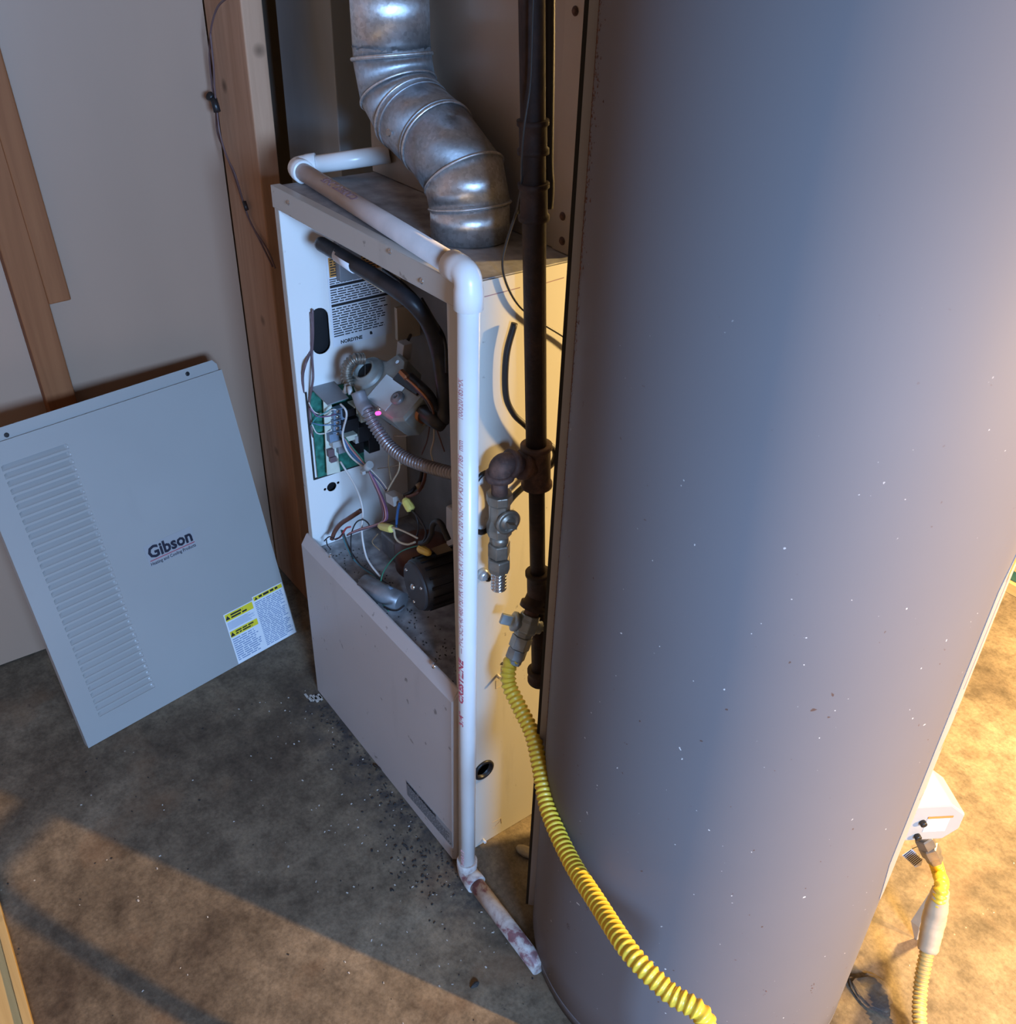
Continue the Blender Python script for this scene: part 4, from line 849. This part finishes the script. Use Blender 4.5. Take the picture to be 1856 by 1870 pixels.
MB().lathe(V((-0.2556, 0.0700, 0.7912)),(V((-0.2223, 0.0700, 0.7849))-V((-0.2556, 0.0700, 0.7912))),[(-.008,.0050),(.008,.0055),(.010,.003)],6,smooth=False).build('tube_nut','copper',FU)
# flexible conduit, cuff and clips
cf=[V(p) for p in [(-0.3573, 0.0450, 0.7278), (-0.3451, 0.0450, 0.7117), (-0.3284, 0.0450, 0.7053)]]
MB().tube(curve(cf,6),.0115,16).build('conduit_cuff','greyplate',FU,label='grey printed cuff of the conduit')
corrugated('flexible_conduit',[V(p) for p in [(-0.3317, 0.0450, 0.7068), (-0.3196, 0.0470, 0.6912), (-0.3022, 0.0500, 0.6766), (-0.2762, 0.0520, 0.6654), (-0.2372, 0.0560, 0.6621), (-0.1947, 0.0640, 0.6665), (-0.1602, 0.0720, 0.6723), (-0.1269, 0.0780, 0.6802)]],.0076,.0106,.0062,'conduit',FU,n=16,sub=6)
corrugated('ring_bellows',[V(p) for p in [(-0.4020, 0.0550, 0.7167), (-0.4128, 0.0550, 0.7329), (-0.4144, 0.0600, 0.7484), (-0.4095, 0.0700, 0.7583), (-0.4079, 0.0850, 0.7562)]],.0078,.0100,.0048,'brass',FU,n=14,sub=6)
for uv in ([(-0.3818, 0.0400, 0.7307), (-0.3890, 0.0380, 0.7167)],[(-0.3724, 0.0380, 0.7331), (-0.3646, 0.0360, 0.7234)]): MB().tube([V(uv[0]),V(uv[1])],.0042,8).build('clip','white',FU,label='small white plastic clip')
# dusty black tube under the header, then down the right side
MB().tube(curve([V(p) for p in [(-0.4129, 0.0300, 0.9507), (-0.3922, 0.0300, 0.9506), (-0.3262, 0.0300, 0.9487), (-0.2528, 0.0320, 0.9462), (-0.1934, 0.0350, 0.9407), (-0.1729, 0.0450, 0.9269), (-0.1740, 0.0650, 0.8967), (-0.1930, 0.0900, 0.8478), (-0.1977, 0.1000, 0.8010), (-0.2077, 0.1100, 0.7542), (-0.2143, 0.1100, 0.7191)]],8),.0110,18).build('black_tube','rubber',FU,label='thick dusty black tube running under the header')
MB().lathe(V((-0.4129, 0.0300, 0.9507)),V((-0.4129, 0.0300, 0.9507))-V((-0.3262, 0.0300, 0.9487)),[(-.001,.0105),(.004,.0105),(.008,.006)],16).build('tube_end','capcan',FU)
MB().tube(curve([V(p) for p in [(-0.4050, 0.0240, 0.9489), (-0.3162, 0.0240, 0.9416), (-0.2287, 0.0260, 0.9361)]],8),.0012,6).build('wire','w_cream',FU)
a=V((-0.3392, 0.0300, 0.9483)); b=V((-0.3248, 0.0300, 0.9476)); MB().tube([a-(b-a)*1.5,b+(b-a)*.9],.0114,18).build('tube_label','paper',FU,label='white barcode sticker round the black tube')
MB().tube(curve([V(p) for p in [(-0.3570, 0.1000, 0.9162), (-0.2947, 0.1000, 0.9097), (-0.2592, 0.1100, 0.8874), (-0.2388, 0.1200, 0.8584), (-0.2174, 0.1200, 0.8318)]],6),.0028,8).build('cable','w_black',FU)
MB().tube(curve([V(p) for p in [(-0.2501, 0.1000, 0.9046), (-0.2218, 0.1000, 0.8852), (-0.1605, 0.0800, 0.8782), (-0.1556, 0.0800, 0.8309)]],6),.0024,8).build('cable','w_black',FU)
rnd=random.Random(4)
for i in range(7):
    x=-.40+i*.055; MB().tube([(x,.10,.955),(x+.004,.10,.93)],.012,12).build('burner_tube','dark_sheet',FU)
    MB().tube(curve([V((x,.07,.965)),V((x+.02,.055,.955)),V((x+.045,.07,.962))],5),.0018,6).build('wire','w_black' if i%3 else 'w_cream',FU)
MB().box(-.46,-.03,.12,.204,.925,.975).build('burner_box','dark_sheet',FU,bevel=.003)
pz=[V(p) for p in [(-0.4903, 0.0900, 0.8677), (-0.5026, 0.1200, 0.8586)]]
MB().box(-.4845,-.47,.085,.125,.865,.935).build('junction_box','greyplate',FU,bevel=.001)
# tab switch and white plug on the back panel
pp=V((-0.4280, 0.1900, 0.7926)); MB().box(pp.x-.004,pp.x+.004,.16,.204,pp.z-.028,pp.z+.028).build('switch_tab','w_cream',FU)
pp=V((-0.3718, 0.1400, 0.7708)); MB().obox(pp,(1,0,0),(0,1,0),(.25,0,1),.010,.008,.016).build('plug','white',FU,bevel=.001)
MB().tube([V((-0.3810, 0.1500, 0.7766)),V((-0.4163, 0.1800, 0.7726))],.0028,8).build('wire','w_black',FU)
# cream connector and wire nuts
a=V((-0.2960, 0.0550, 0.5662)); b=V((-0.2526, 0.0550, 0.5722)); d_=(b-a).normalized(); MB().obox((a+b)/2,d_,(0,1,0),d_.cross(V((0,1,0))),.0125,.009,.0085).build('plug_connector','white',FU,bevel=.001)
def wnut(p,q,mat,r=.0078):
    p=V(p);q=V(q);d=(q-p); L=d.length; s=1.22
    o=MB().lathe(p,d,[(0,r*.5),(L*.06,r*.92),(L*.25,r),(L*.75,r*.9),(L*.93,r*.6),(L,r*.25)],10,smooth=False).build('wire_nut',mat,FU,bevel=.0006)
    return o
wnut((-0.2125, 0.0500, 0.5810),(-0.2314, 0.0480, 0.5941),'nut_yellow'); wnut((-0.2582, 0.0400, 0.5238),(-0.3041, 0.0400, 0.5046),'nut_yellow',.0074); wnut((-0.2008, 0.0550, 0.5133),(-0.1682, 0.0550, 0.5219),'nut_orange',.0072)
# blower motor
mc=V((-0.1746, 0.0280, 0.4645)); ax=V((.10,1,0)).normalized()
mt=MB().lathe(mc,ax,[(.004,.0405),(.006,.043),(.095,.043),(.100,.038),(.104,.02)],36).build('motor_body','black',FU,label='black round blower motor')
for k in range(16):
    a=2*PI*k/16; X=ax.cross(V((0,0,1))).normalized(); Z=X.cross(ax); d=X*math.cos(a)+Z*math.sin(a)
    MB().obox(mc+ax*.05+d*.0435,ax,d,ax.cross(d),.038,.0020,.0022).build('cooling_rib','black',mt)
MB().lathe(mc,ax,[(-.001,.037),(.0,.0395),(.004,.0405),(.005,.0405)],36).build('motor_cap','grille_disc',mt)
MB().lathe(mc,-ax,[(-.001,.0055),(.004,.0055),(.006,.003)],12).build('shaft_hub','steel',mt)
for k in range(3):
    a=2*PI*k/3+.5; X=ax.cross(V((0,0,1))).normalized(); Z=X.cross(ax); d=X*math.cos(a)+Z*math.sin(a)
    MB().lathe(mc+d*.031,-ax,[(-.001,.003),(.002,.003),(.003,.0015)],8).build('screw','steel',mt)
p=mc+ax*.058+V((-.010,0,.0445)); MB().obox(p,V((1,.1,-.25)),V((0,1,0)),V((.25,0,1)),.012,.014,.0005).build('motor_label','w_tan',mt)
# capacitor can and deck clutter
a=V((-0.3194, 0.0121, 0.3850)); b=V((-0.2378, 0.0399, 0.3850)); MB().tube([a,b],.0175,24).build('capacitor','capcan',FU,label='grey capacitor can lying on the deck')
a=V((-0.4496, 0.0350, 0.3576)); MB().lathe(a+V((.01,.01,-.02)),(0,0,1),[(0,.016),(.018,.016),(.020,.012)],18).build('pressure_port','black',FU)
MB().box(-.41,-.36,.10,.16,.366,.41).build('inlet_box','capcan',FU,bevel=.003)
MB().lathe(V((-.33,.14,.366)),(0,0,1),[(0,.05),(.045,.05),(.055,.035),(.058,.01)],28).build('blower_inlet','w_brown',FU,label='dark brown round housing at the back of the deck')
rnd=random.Random(8); mb=MB()
for i in range(170):
    x=rnd.uniform(-.48,-.03); y=rnd.uniform(.008,.07); s=rnd.uniform(.0005,.0016); z=.3662; a=rnd.uniform(0,6.28)
    mb.obox((x,y,z+s*.3),(math.cos(a),math.sin(a),0),(-math.sin(a),math.cos(a),0),(0,0,1),s,s*.5,s*.35)
mb.build('lint','grit',FU,kind='stuff')
# wires
def W_(pts,r,mat,lab=None): return wire('wire',pts,r,mat,FU,6,plab=lab)
W_([(-0.4826, 0.0350, 0.8213), (-0.4797, 0.0330, 0.7947), (-0.4871, 0.0300, 0.7546), (-0.4716, 0.0120, 0.7404), (-0.4832, 0.0100, 0.7119), (-0.4898, 0.0120, 0.6683), (-0.4932, 0.0160, 0.6293), (-0.4961, 0.0240, 0.5881), (-0.4966, 0.0400, 0.5498), (-0.4823, 0.0420, 0.5336), (-0.5046, 0.0400, 0.5027), (-0.5048, 0.0250, 0.5168), (-0.4965, 0.0150, 0.5578), (-0.4943, 0.0120, 0.6034)],.0024,'w_mauve')
W_([(-0.4777, 0.0360, 0.8273), (-0.4796, 0.0340, 0.7851), (-0.4827, 0.0300, 0.7465), (-0.4645, 0.0200, 0.7167), (-0.4812, 0.0180, 0.6703), (-0.4853, 0.0160, 0.6275), (-0.4893, 0.0220, 0.5810), (-0.4964, 0.0380, 0.5280)],.0022,'w_mauve')
W_([(-0.4733, 0.0120, 0.6701), (-0.4726, 0.0200, 0.6507), (-0.4605, 0.0300, 0.6489), (-0.4359, 0.0350, 0.6662), (-0.4298, 0.0400, 0.6674)],.0011,'w_white'); W_([(-0.4730, 0.0140, 0.6282), (-0.4717, 0.0200, 0.6112), (-0.4674, 0.0300, 0.6080), (-0.4530, 0.0400, 0.6179)],.0011,'w_white')
W_([(-0.4710, 0.0120, 0.6608), (-0.4612, 0.0200, 0.6473), (-0.4505, 0.0350, 0.6476), (-0.4352, 0.0400, 0.6569)],.0011,'w_purple'); W_([(-0.4781, 0.0140, 0.6228), (-0.4665, 0.0180, 0.6404), (-0.4470, 0.0300, 0.6588), (-0.4375, 0.0400, 0.6672)],.0010,'w_teal')
W_([(-0.4723, 0.0140, 0.6317), (-0.4557, 0.0200, 0.6331), (-0.4534, 0.0350, 0.6297), (-0.4382, 0.0400, 0.6370)],.0010,'w_lightblue')
W_([(-0.4120, 0.0400, 0.6850), (-0.3957, 0.0400, 0.6819), (-0.3934, 0.0400, 0.6709), (-0.4104, 0.0420, 0.6425), (-0.4168, 0.0420, 0.6241), (-0.4178, 0.0450, 0.6017), (-0.4077, 0.0470, 0.5898), (-0.3910, 0.0500, 0.5840), (-0.3684, 0.0520, 0.5837)],.0019,'w_white','white wire looping over the control board')
W_([(-0.4391, 0.0450, 0.5613), (-0.4243, 0.0450, 0.5543), (-0.4099, 0.0480, 0.5417), (-0.3938, 0.0480, 0.5310), (-0.3764, 0.0460, 0.5186), (-0.3657, 0.0440, 0.4970), (-0.3665, 0.0400, 0.4604), (-0.3602, 0.0380, 0.4335), (-0.3471, 0.0360, 0.4149), (-0.3289, 0.0360, 0.4058), (-0.3065, 0.0380, 0.3986)],.0019,'w_white','long white wire hanging from the board to the deck')
cols=['w_lightblue','w_blue','w_teal','w_pink','w_red','w_green']
for i,cn in enumerate(cols):
    o=(i-2.5)*2.1
    pts=[V(p) for p in [(-0.4155, 0.0450, 0.6186), (-0.4038, 0.0480, 0.6041), (-0.3802, 0.0500, 0.5956), (-0.3566, 0.0520, 0.5905), (-0.3428, 0.0550, 0.5804)]]
    n_=V((.0026*(i-2.5),0,.0018*(i-2.5))); pts=[p+n_*(1.3 if k in(1,2) else .5)+V((0,-.0008*(i%2),0)) for k,p in enumerate(pts)]
    W_(pts,.0013,cn)
MB().tube([V((-0.3535, 0.0480, 0.5870)),V((-0.3409, 0.0500, 0.6019))],.0068,10).build('cable_tie','white',FU); MB().obox(V((-0.3485, 0.0400, 0.5868)),(1,0,0),(0,1,0),(0,0,1),.004,.003,.003).build('tie_tail','white',FU)
for i,cn in enumerate(['w_white','w_black','w_lightblue','w_mauve','w_white']):
    pts=[V(p) for p in [(-0.3497, 0.0520, 0.5865), (-0.3373, 0.0550, 0.5811), (-0.3215, 0.0570, 0.5756), (-0.3026, 0.0570, 0.5694)]]; W_([p+V((.0015*(i-2),0,.0018*(i-2))) for p in pts],.0012,cn)
for i,cn in enumerate(['w_purple','w_mauve','w_red','w_pink','w_purple']):
    pts=[V(p) for p in [(-0.3497, 0.0520, 0.5865), (-0.3354, 0.0550, 0.5640), (-0.3151, 0.0530, 0.5505), (-0.2952, 0.0480, 0.5370), (-0.2913, 0.0450, 0.5229), (-0.3035, 0.0420, 0.5085), (-0.3354, 0.0400, 0.4848), (-0.3751, 0.0380, 0.4564), (-0.4089, 0.0340, 0.4294)]]; W_([p+V((.0036*(i-2)*(0.3 if k<1 else 1 if k<5 else .6),-.001*(i%2),.0022*(i-2)*(0 if k<3 else 1))) for k,p in enumerate(pts)],.0015,cn)
W_([(-0.2751, 0.0550, 0.6581), (-0.2587, 0.0550, 0.6561), (-0.2528, 0.0550, 0.6461), (-0.2572, 0.0550, 0.6290), (-0.2740, 0.0550, 0.6045), (-0.2895, 0.0550, 0.5822), (-0.2956, 0.0550, 0.5706)],.0013,'w_cream'); W_([(-0.3105, 0.0700, 0.6368), (-0.3143, 0.0700, 0.6115), (-0.3121, 0.0700, 0.5949), (-0.3079, 0.0700, 0.5802)],.0013,'w_tan')
W_([(-0.3709, 0.0800, 0.5690), (-0.3328, 0.0800, 0.5909), (-0.2875, 0.0800, 0.6181)],.0010,'w_tan'); W_([(-0.3277, 0.0900, 0.6490), (-0.2841, 0.0900, 0.6698), (-0.2718, 0.1000, 0.6822), (-0.2454, 0.1000, 0.7055)],.0014,'w_tan')
W_([(-0.2220, 0.1000, 0.7092), (-0.2242, 0.1000, 0.6844), (-0.2326, 0.1000, 0.6611), (-0.2252, 0.1000, 0.6449)],.0013,'w_cream'); W_([(-0.2158, 0.1000, 0.7101), (-0.2040, 0.1000, 0.6937), (-0.1936, 0.1000, 0.6795)],.0012,'w_brown'); W_([(-0.2503, 0.1100, 0.6956), (-0.2593, 0.1100, 0.6652), (-0.2768, 0.1100, 0.6320)],.0012,'w_brown')
W_([(-0.2601, 0.1000, 0.6128), (-0.2530, 0.0900, 0.5991), (-0.2442, 0.0700, 0.5930), (-0.2517, 0.0600, 0.5844)],.0035,'w_black'); W_([(-0.2482, 0.1000, 0.6237), (-0.2396, 0.0900, 0.6059), (-0.2276, 0.0700, 0.5985), (-0.2450, 0.0600, 0.5848)],.0028,'w_brown')
MB().tube([V((-0.2483, 0.0850, 0.5991)),V((-0.2403, 0.0850, 0.5950))],.006,8).build('cable_tie','w_tan',FU)
W_([(-0.2493, 0.0500, 0.5737), (-0.2552, 0.0500, 0.5600), (-0.2599, 0.0500, 0.5416), (-0.2630, 0.0500, 0.5216)],.0024,'w_blue'); W_([(-0.2157, 0.0500, 0.5813), (-0.1965, 0.0500, 0.5795), (-0.1808, 0.0500, 0.5738), (-0.1718, 0.0500, 0.5615), (-0.1821, 0.0520, 0.5392), (-0.2022, 0.0550, 0.5189)],.0020,'w_black')
W_([(-0.2142, 0.0550, 0.5782), (-0.2051, 0.0550, 0.5646), (-0.2025, 0.0550, 0.5505), (-0.2102, 0.0550, 0.5250)],.0015,'w_black')
W_([(-0.2616, 0.0400, 0.5251), (-0.2567, 0.0420, 0.5195), (-0.2575, 0.0440, 0.5064), (-0.2474, 0.0460, 0.5016), (-0.2280, 0.0500, 0.5069), (-0.2088, 0.0520, 0.5216)],.0019,'w_cream'); W_([(-0.2598, 0.0400, 0.5261), (-0.2404, 0.0430, 0.5316), (-0.2166, 0.0470, 0.5350), (-0.2001, 0.0520, 0.5341)],.0017,'w_cream')
W_([(-0.1971, 0.0550, 0.5251), (-0.1788, 0.0550, 0.5399), (-0.1639, 0.0550, 0.5620), (-0.1603, 0.0550, 0.5793), (-0.1524, 0.0570, 0.5910), (-0.1402, 0.0580, 0.5924), (-0.1344, 0.0600, 0.5819), (-0.1270, 0.0620, 0.5691)],.0048,'w_black','thick black lead curling above the motor')
W_([(-0.1973, 0.0550, 0.5207), (-0.2231, 0.0520, 0.5025), (-0.2467, 0.0480, 0.4825), (-0.2678, 0.0460, 0.4584), (-0.2845, 0.0420, 0.4339), (-0.2925, 0.0360, 0.4129), (-0.2912, 0.0300, 0.3951), (-0.2841, 0.0240, 0.3797), (-0.2650, 0.0180, 0.3746), (-0.2379, 0.0140, 0.3779)],.0011,'w_green')
for i,cn in enumerate(['w_teal','w_lightblue','w_green','w_mauve','w_black']):
    pts=[V(p) for p in [(-0.4276, 0.0320, 0.4290), (-0.4196, 0.0320, 0.4133), (-0.4070, 0.0320, 0.4001), (-0.3920, 0.0330, 0.3892), (-0.3704, 0.0340, 0.3849), (-0.3403, 0.0360, 0.3881), (-0.3110, 0.0380, 0.3911), (-0.2845, 0.0400, 0.3927)]]; W_([p+V((.0022*(i-2),0,.0016*(i-2)*(1 if k%2 else .6))) for k,p in enumerate(pts)],.0012,cn)
W_([(-0.3886, 0.0300, 0.3888), (-0.3939, 0.0300, 0.4110), (-0.3957, 0.0340, 0.4381), (-0.3836, 0.0380, 0.4666), (-0.3619, 0.0400, 0.4848), (-0.3425, 0.0400, 0.4887), (-0.3358, 0.0400, 0.4812)],.0013,'w_black')
W_([(-0.4531, 0.0220, 0.3979), (-0.4490, 0.0280, 0.4161), (-0.4386, 0.0350, 0.4348), (-0.4174, 0.0450, 0.4570), (-0.4026, 0.0600, 0.4746)],.0042,'w_brown','dark thick lead over the lower side wall')
W_([(-0.3572, 0.0220, 0.3641), (-0.3194, 0.0240, 0.3858), (-0.2933, 0.0280, 0.3958), (-0.2703, 0.0320, 0.4005)],.0018,'w_white'); MB().tube([V((-0.2737, 0.0340, 0.3998)),V((-0.2592, 0.0340, 0.3997))],.004,8).build('wire_sleeve','blueplastic',FU)
W_([(-0.2450, 0.0100, 0.3844), (-0.2266, 0.0100, 0.3909), (-0.2044, 0.0120, 0.4037), (-0.1893, 0.0160, 0.4211)],.0018,'w_black'); W_([(-0.3236, 0.0500, 0.4385), (-0.3404, 0.0450, 0.4480), (-0.3188, 0.0450, 0.4776)],.0011,'w_tan')
W_([(-0.4648, 0.0120, 0.3913), (-0.4570, 0.0200, 0.4025), (-0.4346, 0.0220, 0.4085), (-0.4183, 0.0280, 0.4275)],.0012,'w_black'); W_([(-0.4591, 0.0140, 0.3975), (-0.4522, 0.0120, 0.3901), (-0.4355, 0.0100, 0.3909)],.0011,'w_black'); W_([(-0.4435, 0.0240, 0.4026), (-0.4282, 0.0280, 0.4159), (-0.4116, 0.0320, 0.4416), (-0.3979, 0.0340, 0.4521)],.0018,'w_red')
for i in range(9):
    rr=random.Random(i); x=700+i*12; pts=None
# bracket on the outer side below the shutoff
p=V((0.0040, 0.0328, 0.5976)); MB().lathe(p,(1,0,0),[(-.004,.009),(.004,.009),(.008,.006)],12).build('strain_relief','silver',FU); 
MB().tube([p+V((.004,.004,-.002)),V((0.0060, 0.0409, 0.5877))],.005,8).build('strain_relief','grit',FU)
# ------------------------------------------------------------ things on the floor
tag(MB().lathe(V((0.0608, 0.0963, 0.0020)),(0,0,1),[(-.0015,.006),(.001,.010),(.005,.009),(.008,.004)],10).build('plaster_chip','stone'),'pale plaster chip on the lit floor between furnace and water heater','chip')
o=[o for o in COL.objects if o.name=='plaster_chip'][0]; o.scale=(2.2,1.1,1); o.rotation_euler=(0,0,.4)
def chunk(nm,p,s,mat,lab,cat,grp=None,seed=1,flat=.6):
    bm=bmesh.new(); bmesh.ops.create_icosphere(bm,subdivisions=3,radius=1); r=random.Random(seed)
    ph=[r.uniform(0,6) for _ in range(9)]
    for v in bm.verts:
        k=1+.16*math.sin(3*v.co.x+ph[0])+.14*math.sin(4*v.co.y+ph[1])+.08*math.sin(8*v.co.z+ph[2])+.05*math.sin(13*v.co.x+ph[3]); v.co=V((v.co.x*s[0]*k,v.co.y*s[1]*k,v.co.z*s[2]*k))
    me=bpy.data.meshes.new(nm); bm.to_mesh(me); bm.free(); me.materials.append(M[mat]); o=bpy.data.objects.new(nm,me); COL.objects.link(o)
    zmin=min(v.co.z for v in me.vertices); o.location=(p[0],p[1],-zmin*.55+.0); return tag(o,lab,cat,grp)
chunk('spilled_mortar_lump',(0.5676, 0.3735, 0.0000),(.038,.024,.005),'concrete','rough mortar lump on the floor at the right foot of the water heater','mortar lump',seed=3)
chunk('dark_pebble',(0.2029, -0.1121, 0.0000),(.004,.007,.0035),'grit','single dark crumb on the floor in front of the drain pipe','crumb',seed=4)
sm=Fr((0,0,.0004),(1,0,0),(0,1,0)); mb=MB(); rnd=random.Random(2); pc=V((-0.4935, -0.0321, 0.0000))
for i in range(9):
    a=rnd.uniform(-.012,.012); b=rnd.uniform(-.012,.012); sm.slab(mb,pc.x+a-.007,pc.x+a+.008,pc.y+b-.002,pc.y+b+.0025,0,.0006)
tag(mb.build('paint_scrap','pale_grit'),'white flaky paint scrap on the floor by the left foot of the furnace','scrap')
mb=MB(); mc_=MB(); rnd=random.Random(21)
def crumb(m,x,y,s):
    a=rnd.uniform(0,6.28); m.obox((x,y,s*.28),(math.cos(a),math.sin(a),0),(-math.sin(a),math.cos(a),0),(0,0,1),s,s*rnd.uniform(.3,.8),s*.3)
for i in range(170):
    t=rnd.random(); crumb(mb,-.5+t*.55,-.020-abs(rnd.gauss(0,.018))*(1+t),rnd.uniform(.0007,.0026))
for i in range(90): crumb(mb,rnd.gauss(-.02,.045),-.07+rnd.gauss(0,.03),rnd.uniform(.0008,.0024))
for i in range(120): crumb(mb,rnd.uniform(-.7,.7),rnd.uniform(-.7,.0),rnd.uniform(.0007,.0018))
tag(mb.build('floor_grit','grit'),'dark crumbs and soot scattered along the foot of the furnace','grit',kind='stuff')
for i in range(90): crumb(mc_,rnd.uniform(-.55,.2),-.03-abs(rnd.gauss(0,.09)),rnd.uniform(.0005,.0018))
for i in range(60): crumb(mc_,rnd.uniform(-.5,.4),rnd.uniform(-.7,0),rnd.uniform(.0008,.002))
for i in range(40): crumb(mc_,rnd.uniform(.55,1.0),rnd.uniform(.2,1.4),rnd.uniform(.0008,.002))
tag(mc_.build('pale_crumbs','pale_grit'),'pale plaster crumbs scattered over the concrete','grit',kind='stuff')
a=V((-0.2601, -0.0216, 0.0030)); b=V((-0.2360, -0.0106, 0.0030)); tag(MB().tube([a,a.lerp(b,.5)+V((.002,0,.001)),b],.0022,6).build('wire_scrap','cable'),'bent black wire scrap on the floor before the lower panel','scrap')
# ------------------------------------------------------------ far right edge
lk=thing('lumber_stack','low stack of boards on the floor at the far right edge','lumber stack',(.45,1.62,0))
bx=V((0.1645, 1.5152, 0.0000)); 
MB().box(.05,1.0,bx.y+.0,bx.y+.10,.001,.028).build('board','lumber',lk); MB().box(.05,1.0,bx.y+.015,bx.y+.10,.0285,.060).build('board','w_green',lk,label='dark green painted board'); MB().box(.05,1.0,bx.y+.005,bx.y+.10,.0605,.09).build('board','lumber',lk)
